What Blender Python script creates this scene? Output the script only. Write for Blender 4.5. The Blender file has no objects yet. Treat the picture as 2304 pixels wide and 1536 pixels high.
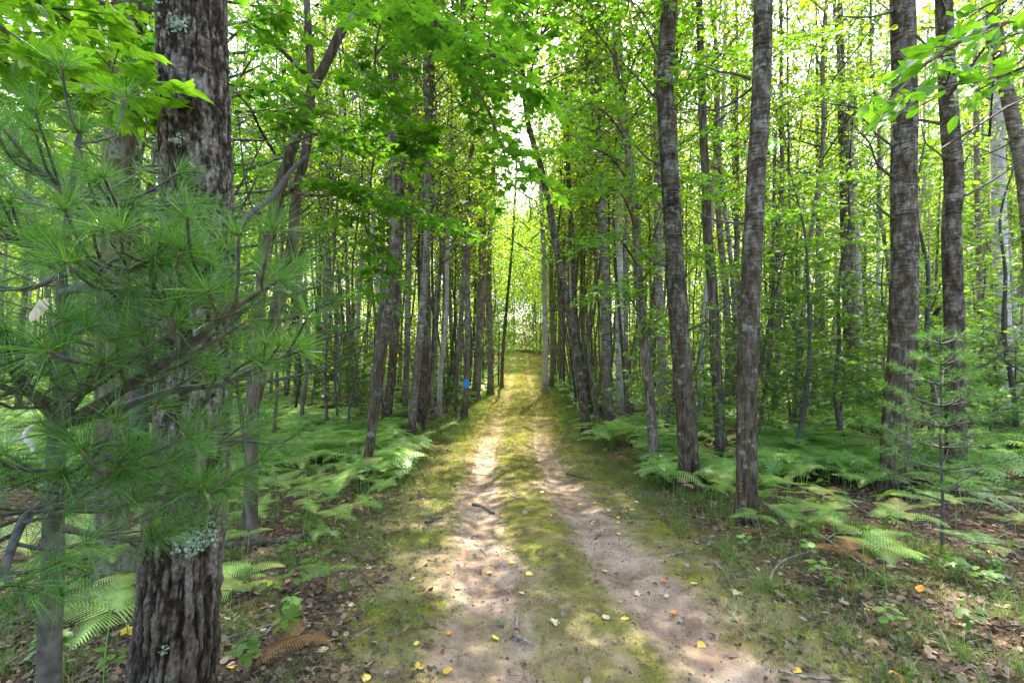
import bpy, math, random
import numpy as np
from mathutils import Vector

# ------------------------------------------------------------------ camera, world, sun, exposure
sc = bpy.context.scene
col = sc.collection
CZ = 1.7
FP = 1088.0                       # focal length in photo pixels (17 mm on 36 mm, 2304 px wide)
cam_d = bpy.data.cameras.new('camera'); cam = bpy.data.objects.new('camera', cam_d); col.objects.link(cam)
cam.location = (0, 0, CZ); cam.rotation_euler = (math.radians(90), 0, 0)
cam_d.lens = 17; cam_d.sensor_width = 36; cam_d.clip_start = 0.05; cam_d.clip_end = 1500
sc.camera = cam

SUN_EL, SUN_AZ = math.radians(60), math.radians(8)      # azimuth clockwise from +Y (straight ahead)
w = bpy.data.worlds.new('World'); sc.world = w; w.use_nodes = True
wn = w.node_tree.nodes; wl = w.node_tree.links
sky = wn.new('ShaderNodeTexSky'); sky.sky_type = 'NISHITA'; sky.sun_disc = False
sky.sun_elevation = SUN_EL; sky.sun_rotation = SUN_AZ; sky.air_density = .75; sky.dust_density = 3.0; sky.ozone_density = .2
wl.new(sky.outputs[0], wn['Background'].inputs[0]); wn['Background'].inputs[1].default_value = 0.15
sd = bpy.data.lights.new('sun', 'SUN'); sun = bpy.data.objects.new('sun', sd); col.objects.link(sun)
sd.energy = 2.6; sd.angle = math.radians(0.6); sd.color = (1, .95, .84)
sv = Vector((math.sin(SUN_AZ)*math.cos(SUN_EL), math.cos(SUN_AZ)*math.cos(SUN_EL), math.sin(SUN_EL)))
sun.rotation_euler = sv.to_track_quat('Z', 'Y').to_euler()
sun.location = (0, 0, 30)
sc.view_settings.view_transform = 'Standard'; sc.view_settings.look = 'None'
sc.view_settings.exposure = 3.12; sc.view_settings.gamma = 1
sc.cycles.max_bounces = 9; sc.cycles.diffuse_bounces = 6; sc.cycles.transmission_bounces = 8; sc.cycles.glossy_bounces = 2
sc.cycles.sample_clamp_indirect = 8

rng = np.random.default_rng(7)
PI = math.pi

# ------------------------------------------------------------------ terrain functions
_d = np.linspace(-20, 400, 8401)
_z = np.interp(_d, [-20, 0, 2.8, 7.8, 12, 17, 24, 35, 45, 58, 75, 110, 400], [.2, 0, -.2, -.6, -.8, -.9, -.93, -.9, -.62, .05, .35, .3, .3])
_k = np.exp(-np.linspace(-2, 2, 61)**2); _k /= _k.sum()
_z = np.convolve(np.pad(_z, 30, mode='edge'), _k, mode='valid')
_x = np.interp(_d, [-20, 0, 2.8, 5, 7.8, 11, 15, 22, 35, 60, 75, 90, 400], [1.2, .85, .54, .32, .14, .06, .2, .42, .6, 1.1, -1.5, -6, -90])
_x = np.convolve(np.pad(_x, 30, mode='edge'), _k, mode='valid')
_gr = np.random.default_rng(3).random((64, 64))
def vn(u, v):                                            # smooth value noise, period 64
    u = np.asarray(u, float); v = np.asarray(v, float)
    iu = np.floor(u).astype(int); iv = np.floor(v).astype(int)
    fu = u-iu; fv = v-iv; fu = fu*fu*(3-2*fu); fv = fv*fv*(3-2*fv)
    a = _gr[iu % 64, iv % 64]; b = _gr[(iu+1) % 64, iv % 64]; c = _gr[iu % 64, (iv+1) % 64]; d = _gr[(iu+1) % 64, (iv+1) % 64]
    return (a*(1-fu)+b*fu)*(1-fv)+(c*(1-fu)+d*fu)*fv
def fbm(u, v, o=3): return sum(vn(u*2**i+17*i, v*2**i+5*i)*.5**i for i in range(o))/sum(.5**i for i in range(o))
def pathx(y): return np.interp(y, _d, _x)
def gz(x, y):
    x = np.asarray(x, float); y = np.asarray(y, float)
    lat = np.abs(x-pathx(y))
    z = np.interp(y, _d, _z)
    off = np.clip((lat-1.4)/2.5, 0, 1)
    z = z + off*(fbm(x*.35, y*.35)-.42)*.42 + (vn(x*1.3, y*1.3)-.5)*.05*off
    z = z - .05*np.exp(-((lat-.64)/.24)**2) + .02*np.exp(-(lat/.3)**2)
    z = z + (fbm(x*3.1+9, y*3.1, 3)-.5)*.045
    return z
def at(px, py, d): return np.array([(px-1152)/FP*d, d, CZ-(py-768)/FP*d])
def hit(px, py):                                          # where the ray through that spot of the photo meets the ground
    d = np.concatenate([np.arange(1, 20, .02), np.arange(20, 90, .1)])
    x = (px-1152)/FP*d; z = CZ-(py-768)/FP*d
    i = np.argmax(z < gz(x, d))
    return np.array([x[i], d[i], gz(x[i], d[i])])

# ------------------------------------------------------------------ object helpers
def props(o, label=None, cat=None, group=None, kind=None):
    if label: o['label'] = label
    if cat: o['category'] = cat
    if group: o['group'] = group
    if kind: o['kind'] = kind
    return o
def empty(name, loc, label=None, cat=None, group=None, rz=0, s=1):
    o = bpy.data.objects.new(name, None); col.objects.link(o)
    o.location = [float(t) for t in loc]; o.rotation_euler = (0, 0, rz); o.scale = (s, s, s); o.empty_display_size = .2
    return props(o, label, cat, group)
def children_of(o): return list(o.children)
def dup(o, loc=None, rz=None, s=None, label=None, group=None, parent=None, kids=True):
    c = o.copy(); col.objects.link(c); c.parent = parent
    if parent is None: LAST[0] = c.name
    if loc is not None: c.location = [float(t) for t in loc]
    if rz is not None: c.rotation_euler = (0, 0, rz)
    if s is not None: c.scale = (s, s, s)
    if label: c['label'] = label
    if group: c['group'] = group
    if kids:
        for ch in KIDS.get(o.name, []):
            KIDS.setdefault(c.name, []).append(dup(ch, parent=c))
    return c
KIDS = {}; LAST = ['']
class Geo:
    def __init__(s, uv=False): s.v = []; s.n = 0; s.f = []; s.uv = [] if uv else None
    def add(s, v, f, mat=0, rnd=None):
        v = np.asarray(v, np.float32).reshape(-1, 3); f = np.asarray(f, np.int64)
        if len(f) == 0: return s
        s.v.append(v)
        r = np.full(len(f), .5, np.float32) if rnd is None else np.asarray(rnd, np.float32)
        s.f.append((f+s.n, mat, r)); s.n += len(v); return s
    def merge(s, o, off=(0, 0, 0)):
        n0 = s.n
        s.v += [a+np.asarray(off, np.float32) for a in o.v]; s.f += [(f+n0, m, r) for f, m, r in o.f]; s.n += o.n; return s
    def mesh(s, name, mats, smooth=True, attrs=None):
        me = bpy.data.meshes.new(name)
        V = np.concatenate(s.v); me.vertices.add(len(V))
        if s.uv:
            U = np.concatenate(s.uv)
            for k, nm in enumerate(('lx', 'ly')): a = me.attributes.new(nm, 'FLOAT', 'POINT'); a.data.foreach_set('value', np.ascontiguousarray(U[:, k]).astype(np.float32))
        me.vertices.foreach_set('co', V.ravel())
        loops = np.concatenate([f.ravel() for f, _, _ in s.f]).astype(np.int32)
        tot = np.concatenate([np.full(len(f), f.shape[1], np.int32) for f, _, _ in s.f])
        st = np.concatenate([[0], np.cumsum(tot)[:-1]]).astype(np.int32)
        me.loops.add(len(loops)); me.loops.foreach_set('vertex_index', loops)
        me.polygons.add(len(tot)); me.polygons.foreach_set('loop_start', st)
        me.polygons.foreach_set('material_index', np.concatenate([np.full(len(f), m, np.int32) for f, m, _ in s.f]))
        me.polygons.foreach_set('use_smooth', np.full(len(tot), smooth, bool))
        a = me.attributes.new('rnd', 'FLOAT', 'FACE'); a.data.foreach_set('value', np.concatenate([r for _, _, r in s.f]))
        if attrs:
            for k, val in attrs.items():
                a = me.attributes.new(k, 'FLOAT', 'POINT'); a.data.foreach_set('value', np.asarray(val, np.float32))
        me.update(calc_edges=True)
        for m in (mats if isinstance(mats, (list, tuple)) else [mats]): me.materials.append(m)
        return me
    def build(s, name, mats, parent=None, loc=(0, 0, 0), smooth=True, attrs=None):
        o = bpy.data.objects.new(name, s.mesh(name, mats, smooth, attrs)); col.objects.link(o)
        o.location = [float(t) for t in loc]
        if parent is not None:
            o.parent = parent; KIDS.setdefault(parent.name, []).append(o)
        return o
def nrm(a): return a/np.maximum(np.linalg.norm(a, axis=-1, keepdims=True), 1e-9)
def place(tv, tf, P, N, T, S, geo, mat=0, rnd=None):      # many copies of one small shape (a leaf, a frond) joined into geo
    P = np.asarray(P, float).reshape(-1, 3); n = len(P)
    if n == 0: return
    N = nrm(np.broadcast_to(np.asarray(N, float), (n, 3))); T = np.broadcast_to(np.asarray(T, float), (n, 3))
    T = nrm(T-N*(N*T).sum(1, keepdims=True)); B = np.cross(T, N)
    S = np.broadcast_to(np.asarray(S, float), (n,))[:, None, None]
    V = P[:, None]+S*(tv[None, :, 0:1]*B[:, None]+tv[None, :, 1:2]*T[:, None]+tv[None, :, 2:3]*N[:, None])
    k = len(tv)
    if rnd is None: rnd = rng.random(n)
    first = True
    F = [tf] if isinstance(tf, np.ndarray) else tf
    base = (np.arange(n)*k)[:, None, None]
    n0 = geo.n
    geo.v.append(V.reshape(-1, 3).astype(np.float32)); geo.n += n*k
    if geo.uv is not None: geo.uv.append(np.tile(tv[:, :2], (n, 1)))
    for t in F:
        geo.f.append(((t[None]+base).reshape(-1, t.shape[1])+n0, mat, np.repeat(rnd, len(t)).astype(np.float32)))
def resample(P, R, step):
    P = np.asarray(P, float); R = np.asarray(R, float)
    if len(P) > 2:                                        # Catmull-Rom
        Q = [P[0]]; RR = [R[0]]
        for i in range(len(P)-1):
            p0 = P[max(i-1, 0)]; p1 = P[i]; p2 = P[i+1]; p3 = P[min(i+2, len(P)-1)]
            m = max(2, int(np.linalg.norm(p2-p1)/step))
            for j in range(1, m+1):
                t = j/m
                Q.append(.5*((2*p1)+(-p0+p2)*t+(2*p0-5*p1+4*p2-p3)*t*t+(-p0+3*p1-3*p2+p3)*t**3)); RR.append(R[i]*(1-t)+R[i+1]*t)
        return np.array(Q), np.array(RR)
    m = max(2, int(np.linalg.norm(P[1]-P[0])/step)); t = np.linspace(0, 1, m+1)[:, None]
    return P[0]*(1-t)+P[1]*t, R[0]*(1-t[:, 0])+R[1]*t[:, 0]
def tube(geo, P, R, seg=8, step=.3, mat=0, bump=0, flare=0, rnd=None):
    P, R = resample(P, R, step)
    T = np.gradient(P, axis=0); T = nrm(T)
    ref = np.array([1., 0, 0]) if abs(T[:, 2]).mean() > .6 else np.array([0, 0, 1.])
    N = nrm(ref-T*(T@ref)[:, None]); B = np.cross(T, N)
    a = np.arange(seg)*2*PI/seg
    L = np.concatenate([[0], np.cumsum(np.linalg.norm(np.diff(P, axis=0), axis=1))])
    rr = np.broadcast_to(R[:, None], (len(P), seg)).copy()
    if bump: rr = rr*(1+bump*(vn((a*seg/3)[None, :]+L[:, None]*.3+geo.n, L[:, None]*2.1+0*a)-.5)*2)
    if flare: rr = rr*(1+flare*np.exp(-np.maximum(L[:, None]-.12, 0)/.17)*(1+.6*np.sin(a*4+1.3)[None]+.3*np.sin(a*7)[None]))
    V = P[:, None]+rr[..., None]*(np.cos(a)[None, :, None]*N[:, None]+np.sin(a)[None, :, None]*B[:, None])
    m = len(P); i = np.arange(m-1)[:, None]*seg; j = np.arange(seg)[None]; j2 = (j+1) % seg
    F = np.stack([i+j, i+j2, i+seg+j2, i+seg+j], -1).reshape(-1, 4)
    geo.add(V.reshape(-1, 3), F, mat, None if rnd is None else np.full(len(F), rnd))
    geo.add(V[-1], np.arange(seg)[None], mat)
    return P, R
def sticks(geo, A, B, ra, rb, mat=0):                     # many thin three-sided twigs at once
    A = np.asarray(A, float); B = np.asarray(B, float); n = len(A)
    if n == 0: return
    T = nrm(B-A); h = np.where(np.abs(T[:, 2:3]) > .9, np.array([[1., 0, 0]]), np.array([[0, 0, 1.]]))
    N = nrm(np.cross(T, h)); Bn = np.cross(T, N)
    ra = np.broadcast_to(ra, (n,))[:, None]; rb = np.broadcast_to(rb, (n,))[:, None]
    ring = [np.cos(k*2*PI/3)*N+np.sin(k*2*PI/3)*Bn for k in range(3)]
    V = np.stack([A+ra*r for r in ring]+[B+rb*r for r in ring], 1)
    t = np.array([[0, 1, 4, 3], [1, 2, 5, 4], [2, 0, 3, 5]])
    geo.add(V.reshape(-1, 3), (t[None]+(np.arange(n)*6)[:, None, None]).reshape(-1, 4), mat)

# ------------------------------------------------------------------ materials
def new_mat(name):
    m = bpy.data.materials.new(name); m.use_nodes = True; nt = m.node_tree
    for n in list(nt.nodes): nt.nodes.remove(n)
    return m, nt, (lambda t, **k: _mk(nt, t, k)), nt.links.new
def _mk(nt, t, k):
    n = nt.nodes.new('ShaderNode'+t)
    for a, b in k.items():
        if hasattr(n, a): setattr(n, a, b)
        else: n.inputs[a.replace('_', ' ')].default_value = b
    return n
def ramp(N, stops, interp='LINEAR'):
    r = N('ValToRGB'); cr = r.color_ramp; cr.interpolation = interp
    while len(cr.elements) < len(stops): cr.elements.new(.5)
    for e, (p, c) in zip(cr.elements, stops): e.position = p; e.color = (*c, 1)
    return r
def leaf_mat(name, cols, trans=.5, tgain=1.6, rough=.42, spec=.35, veins=None):
    m, nt, N, L = new_mat(name)
    at_ = N('Attribute', attribute_name='rnd'); oi = N('ObjectInfo')
    mx = N('Math', operation='MULTIPLY_ADD'); L(oi.outputs['Random'], mx.inputs[0]); mx.inputs[1].default_value = .3; L(at_.outputs['Fac'], mx.inputs[2])
    m2 = N('Math', operation='MULTIPLY'); L(mx.outputs[0], m2.inputs[0]); m2.inputs[1].default_value = 1/1.3
    r = ramp(N, [(i/(len(cols)-1), c) for i, c in enumerate(cols)]); L(m2.outputs[0], r.inputs[0])
    if veins:                                             # ribs of the leaf, and small blotches and nibbled edges
        ux = N('Attribute', attribute_name='lx'); uy = N('Attribute', attribute_name='ly'); ax = N('Math', operation='ABSOLUTE'); L(ux.outputs['Fac'], ax.inputs[0]); cur = None
        for th in veins:
            p = N('Math', operation='MULTIPLY'); L(ax.outputs[0], p.inputs[0]); p.inputs[1].default_value = math.cos(th)
            q = N('Math', operation='MULTIPLY_ADD'); L(uy.outputs['Fac'], q.inputs[0]); q.inputs[1].default_value = -math.sin(th); L(p.outputs[0], q.inputs[2])
            a_ = N('Math', operation='ABSOLUTE'); L(q.outputs[0], a_.inputs[0])
            if cur is None: cur = a_
            else: mn = N('Math', operation='MINIMUM'); L(cur.outputs[0], mn.inputs[0]); L(a_.outputs[0], mn.inputs[1]); cur = mn
        w_ = N('TexWave', Scale=5.5, Distortion=0); w_.bands_direction = 'Y'; cx = N('CombineXYZ'); sy = N('Math', operation='MULTIPLY_ADD'); L(ax.outputs[0], sy.inputs[0]); sy.inputs[1].default_value = -.9; L(uy.outputs['Fac'], sy.inputs[2]); L(sy.outputs[0], cx.inputs[1]); L(cx.outputs[0], w_.inputs['Vector'])
        m3_ = N('MapRange'); L(cur.outputs[0], m3_.inputs[0]); m3_.inputs[1].default_value = .006; m3_.inputs[2].default_value = .022; m3_.inputs[3].default_value = .6; m3_.inputs[4].default_value = 1
        m4_ = N('MapRange'); L(w_.outputs['Fac'], m4_.inputs[0]); m4_.inputs[1].default_value = .0; m4_.inputs[2].default_value = .25; m4_.inputs[3].default_value = .8; m4_.inputs[4].default_value = 1
        mm_ = N('Math', operation='MULTIPLY'); L(m3_.outputs[0], mm_.inputs[0]); L(m4_.outputs[0], mm_.inputs[1])
        tc = N('TexCoord'); nb = N('TexNoise', Scale=45, Detail=3); L(tc.outputs['Object'], nb.inputs['Vector']); rb = ramp(N, [(.3, (.75, .7, .6)), (.5, (1, 1, 1)), (.72, (1.25, 1.15, 1))]); L(nb.outputs[0], rb.inputs[0])
        g1 = N('MixRGB', blend_type='MULTIPLY'); g1.inputs[0].default_value = 1; L(r.outputs[0], g1.inputs[1]); L(rb.outputs[0], g1.inputs[2])
        g2 = N('VectorMath', operation='SCALE'); L(g1.outputs[0], g2.inputs[0]); L(mm_.outputs[0], g2.inputs['Scale']); r = g2
    b = N('BsdfPrincipled'); b.inputs['Roughness'].default_value = rough; b.inputs['Specular IOR Level'].default_value = spec
    L(r.outputs[0], b.inputs['Base Color'])
    tr = N('BsdfTranslucent'); g = N('MixRGB', blend_type='MULTIPLY'); g.inputs[0].default_value = 1
    L(r.outputs[0], g.inputs[1]); g.inputs[2].default_value = (tgain*1.15, tgain*1.2, tgain*.45, 1); L(g.outputs[0], tr.inputs[0])
    mix = N('MixShader'); mix.inputs[0].default_value = trans; L(b.outputs[0], mix.inputs[1]); L(tr.outputs[0], mix.inputs[2])
    o = N('OutputMaterial'); L(mix.outputs[0], o.inputs[0]); return m
def bark_mat(name, base, dark, light, vscale=.18, scale=14, bump=.6, low=None, low_h=2.5, lens=0.0, lichen=.25, vary=.35, relief=False):
    m, nt, N, L = new_mat(name)
    tc = N('TexCoord'); mp = N('Mapping'); mp.inputs['Scale'].default_value = (1, 1, vscale); L(tc.outputs['Object'], mp.inputs[0])
    n1 = N('TexNoise', Scale=scale, Detail=6, Roughness=.65); L(mp.outputs[0], n1.inputs['Vector'])
    r = ramp(N, [(.32, dark), (.5, base), (.68, light)]); L(n1.outputs[0], r.inputs[0])
    colr = r.outputs[0]; hgt = n1.outputs[0]
    if low:                                               # furrowed dark bark at the foot of a pale stem
        sx = N('SeparateXYZ'); L(tc.outputs['Object'], sx.inputs[0])
        nz = N('TexNoise', Scale=1.6, Detail=3); L(tc.outputs['Object'], nz.inputs['Vector'])
        ma = N('Math', operation='MULTIPLY_ADD'); L(nz.outputs[0], ma.inputs[0]); ma.inputs[1].default_value = -low_h*1.6; L(sx.outputs[2], ma.inputs[2])
        mr = N('MapRange'); L(ma.outputs[0], mr.inputs[0]); mr.inputs[1].default_value = -low_h*.8; mr.inputs[2].default_value = low_h*1.1
        mp2 = N('Mapping'); mp2.inputs['Scale'].default_value = (1, 1, .14); L(tc.outputs['Object'], mp2.inputs[0])
        n3 = N('TexNoise', Scale=38, Detail=6, Roughness=.7); L(mp2.outputs[0], n3.inputs['Vector'])
        r3 = ramp(N, [(.42, tuple(c*.3 for c in low)), (.5, low), (.6, tuple(min(1, c*2.1) for c in low))]); L(n3.outputs[0], r3.inputs[0])
        mx = N('MixRGB'); L(mr.outputs[0], mx.inputs[0]); L(r3.outputs[0], mx.inputs[1]); L(colr, mx.inputs[2]); colr = mx.outputs[0]
        mh = N('MixRGB'); L(mr.outputs[0], mh.inputs[0]); L(n3.outputs[0], mh.inputs[1]); L(hgt, mh.inputs[2]); hgt = mh.outputs[0]
    if lens:                                              # short dark cross marks and rings
        mp3 = N('Mapping'); mp3.inputs['Scale'].default_value = (1, 1, 7); L(tc.outputs['Object'], mp3.inputs[0])
        n4 = N('TexNoise', Scale=6, Detail=5, Roughness=.7); L(mp3.outputs[0], n4.inputs['Vector'])
        r4 = ramp(N, [(.45, (1, 1, 1)), (.54, (.2, .18, .16))]); L(n4.outputs[0], r4.inputs[0])
        ml = N('MixRGB', blend_type='MULTIPLY')
        mpb = N('Mapping'); mpb.inputs['Scale'].default_value = (.6, .6, 1.6); L(tc.outputs['Object'], mpb.inputs[0]); nb_ = N('TexNoise', Scale=2.2, Detail=3); L(mpb.outputs[0], nb_.inputs['Vector'])
        mrb = N('MapRange'); L(nb_.outputs[0], mrb.inputs[0]); mrb.inputs[1].default_value = .38; mrb.inputs[2].default_value = .6; mrb.inputs[3].default_value = lens*.35; mrb.inputs[4].default_value = lens
        if low: mlm = N('Math', operation='MULTIPLY'); L(mrb.outputs[0], mlm.inputs[0]); L(mr.outputs[0], mlm.inputs[1]); L(mlm.outputs[0], ml.inputs[0])
        else: L(mrb.outputs[0], ml.inputs[0])
        rb_ = ramp(N, [(.36, (.62, .58, .53)), (.55, (1, 1, 1)), (.68, (1.25, 1.24, 1.2))]); L(nb_.outputs[0], rb_.inputs[0]); mbb = N('MixRGB', blend_type='MULTIPLY'); mbb.inputs[0].default_value = .8; L(colr, mbb.inputs[1]); L(rb_.outputs[0], mbb.inputs[2]); colr = mbb.outputs[0]
        L(colr, ml.inputs[1]); L(r4.outputs[0], ml.inputs[2]); colr = ml.outputs[0]
    if lichen:
        n5 = N('TexNoise', Scale=7, Detail=7, Roughness=.75); L(tc.outputs['Object'], n5.inputs['Vector'])
        r5 = ramp(N, [(.56, (0, 0, 0)), (.63, (lichen*2, lichen*2, lichen*2))]); L(n5.outputs[0], r5.inputs[0])
        mz = N('MixRGB'); L(r5.outputs[0], mz.inputs[0]); L(colr, mz.inputs[1]); mz.inputs[2].default_value = (.27, .31, .22, 1); colr = mz.outputs[0]
    if relief:                                            # weathered ridge faces, brown furrows with shade darkened into the colour
        ra = N('Attribute', attribute_name='relief'); rr_ = ramp(N, [(.22, (.24, .205, .165)), (.6, (.95, .93, .9)), (.9, (1.25, 1.25, 1.25))]); L(ra.outputs['Fac'], rr_.inputs[0])
        mm = N('MixRGB', blend_type='MULTIPLY'); mm.inputs[0].default_value = 1; L(colr, mm.inputs[1]); L(rr_.outputs[0], mm.inputs[2]); colr = mm.outputs[0]
    oi = N('ObjectInfo'); mr2 = N('MapRange'); L(oi.outputs['Random'], mr2.inputs[0]); mr2.inputs[3].default_value = 1-vary; mr2.inputs[4].default_value = 1+vary
    hs = N('HueSaturation'); L(mr2.outputs[0], hs.inputs['Value']); L(colr, hs.inputs['Color'])
    b = N('BsdfPrincipled', Roughness=.9); b.inputs['Specular IOR Level'].default_value = .03; L(hs.outputs[0], b.inputs['Base Color'])
    bp = N('Bump'); bp.inputs['Strength'].default_value = bump; bp.inputs['Distance'].default_value = .03; L(hgt, bp.inputs['Height']); L(bp.outputs[0], b.inputs['Normal'])
    o = N('OutputMaterial'); L(b.outputs[0], o.inputs[0]); return m
def plain_mat(name, c, rough=.8, c2=None, scale=20):
    m, nt, N, L = new_mat(name)
    tc = N('TexCoord'); n1 = N('TexNoise', Scale=scale, Detail=5); L(tc.outputs['Object'], n1.inputs['Vector'])
    r = ramp(N, [(.35, c), (.65, c2 or tuple(min(1, x*1.5) for x in c))]); L(n1.outputs[0], r.inputs[0])
    b = N('BsdfPrincipled', Roughness=rough); L(r.outputs[0], b.inputs['Base Color']); o = N('OutputMaterial'); L(b.outputs[0], o.inputs[0]); return m

M = {}
M['bigbark'] = bark_mat('ridged grey brown bark', (.125, .108, .08), (.05, .04, .028), (.30, .275, .225), vscale=.8, scale=55, bump=.8, relief=True, low=(.065, .048, .03), low_h=.85, lichen=.14, vary=0)
M['aspen'] = bark_mat('grey aspen bark', (.25, .21, .15), (.12, .095, .062), (.44, .40, .32), vscale=.6, scale=9, low=(.11, .08, .048), low_h=1.4, lens=.9, lichen=.22, vary=.2)
M['aspen_pale'] = bark_mat('pale aspen bark', (.52, .48, .42), (.36, .33, .28), (.64, .60, .54), vscale=.6, scale=8, low=(.24, .2, .15), low_h=.9, lens=.65, lichen=.1, vary=.2)
M['aspen_dark'] = bark_mat('dark weathered aspen bark', (.125, .10, .066), (.045, .034, .021), (.30, .27, .21), vscale=.4, scale=12, low=(.07, .05, .028), low_h=1.9, lens=.9, lichen=.28, vary=.15)
M['maple'] = bark_mat('brown maple bark', (.10, .078, .05), (.038, .028, .017), (.21, .175, .125), vscale=.2, scale=18, lichen=.22, vary=.25)
M['twig'] = plain_mat('dark twig wood', (.04, .034, .025), .8, (.09, .075, .055))
M['dead'] = plain_mat('bleached dead wood', (.12, .095, .065), .85, (.30, .25, .19), 30)
M['shoot'] = plain_mat('tan young pine shoot', (.26, .15, .05), .7, (.42, .27, .11), 60)
M['pinebark'] = plain_mat('greenish grey pine bark', (.03, .026, .018), .85, (.085, .075, .055), 40)
M['aleaf'] = leaf_mat('aspen leaf', [(.075, .13, .017), (.105, .18, .019), (.14, .22, .021), (.18, .24, .025)], trans=.5, tgain=1.9)
M['aleaf_y'] = leaf_mat('yellowing aspen leaf', [(.12, .2, .02), (.22, .27, .03), (.38, .36, .03), (.5, .32, .04)], trans=.5, tgain=1.7)
M['mleaf'] = leaf_mat('maple leaf', [(.045, .11, .012), (.06, .145, .014), (.085, .18, .016)], trans=.6, tgain=2.3, rough=.4, veins=(0, .62, 1.25))
M['mleaf_l'] = leaf_mat('light maple leaf', [(.08, .19, .015), (.11, .24, .018), (.14, .28, .02)], trans=.55, tgain=1.8, rough=.4, veins=(0, .62, 1.25))
M['uleaf'] = leaf_mat('understorey leaf', [(.07, .14, .024), (.10, .19, .025), (.15, .24, .028)], trans=.5, tgain=1.8)
M['bleaf'] = leaf_mat('beech leaf', [(.07, .19, .015), (.1, .25, .02), (.13, .28, .025)], trans=.55, tgain=1.6, rough=.3, spec=.5, veins=(0,))
M['needle'] = leaf_mat('pine needle', [(.09, .08, .025), (.04, .12, .022), (.075, .19, .026), (.15, .28, .04)], trans=.35, tgain=1.5, rough=.4, spec=.3)
M['fern'] = leaf_mat('fern frond', [(.12, .24, .06), (.17, .31, .065), (.23, .37, .07), (.32, .39, .09)], trans=.4, tgain=1.5, rough=.4)
M['fern_y'] = leaf_mat('yellow fern frond', [(.42, .38, .12), (.5, .45, .18), (.4, .25, .08)], trans=.4, tgain=1.1)
M['fern_b'] = leaf_mat('rusty dead fern frond', [(.2, .09, .03), (.28, .13, .04), (.34, .18, .07)], trans=.3, tgain=1.1)
M['moss'] = leaf_mat('moss and short grass blade', [(.10, .10, .02), (.16, .165, .028), (.22, .215, .045), (.30, .25, .12)], trans=.3, tgain=1.2, rough=.6, spec=.2)
M['grass'] = leaf_mat('grass blade', [(.05, .11, .015), (.09, .17, .02), (.15, .22, .035), (.32, .28, .12)], trans=.35, tgain=1.3, rough=.5)
M['litter'] = leaf_mat('dry fallen leaf', [(.045, .028, .016), (.10, .06, .035), (.17, .11, .065), (.24, .17, .11), (.34, .29, .22)], trans=.1, tgain=.8, rough=.7, spec=.3)
M['yellow'] = leaf_mat('fallen yellow aspen leaf', [(.62, .36, .03), (.72, .52, .05), (.78, .62, .16)], trans=.15, tgain=.8, rough=.55)
M['tan'] = leaf_mat('fallen tan leaf', [(.5, .4, .2), (.55, .42, .24), (.6, .5, .3)], trans=.15, tgain=.8, rough=.55)
M['greenfall'] = leaf_mat('fallen green leaf', [(.05, .16, .04), (.07, .19, .05)], trans=.2, tgain=.8)
M['orange'] = leaf_mat('fallen orange leaf', [(.6, .2, .02), (.7, .27, .03)], trans=.15, tgain=.8)
M['lichen'] = plain_mat('pale green lichen', (.11, .15, .08), .9, (.24, .29, .17), 60)
M['blue'] = plain_mat('blue blaze paint', (.02, .16, .55), .7, (.03, .27, .75), 60)

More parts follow.
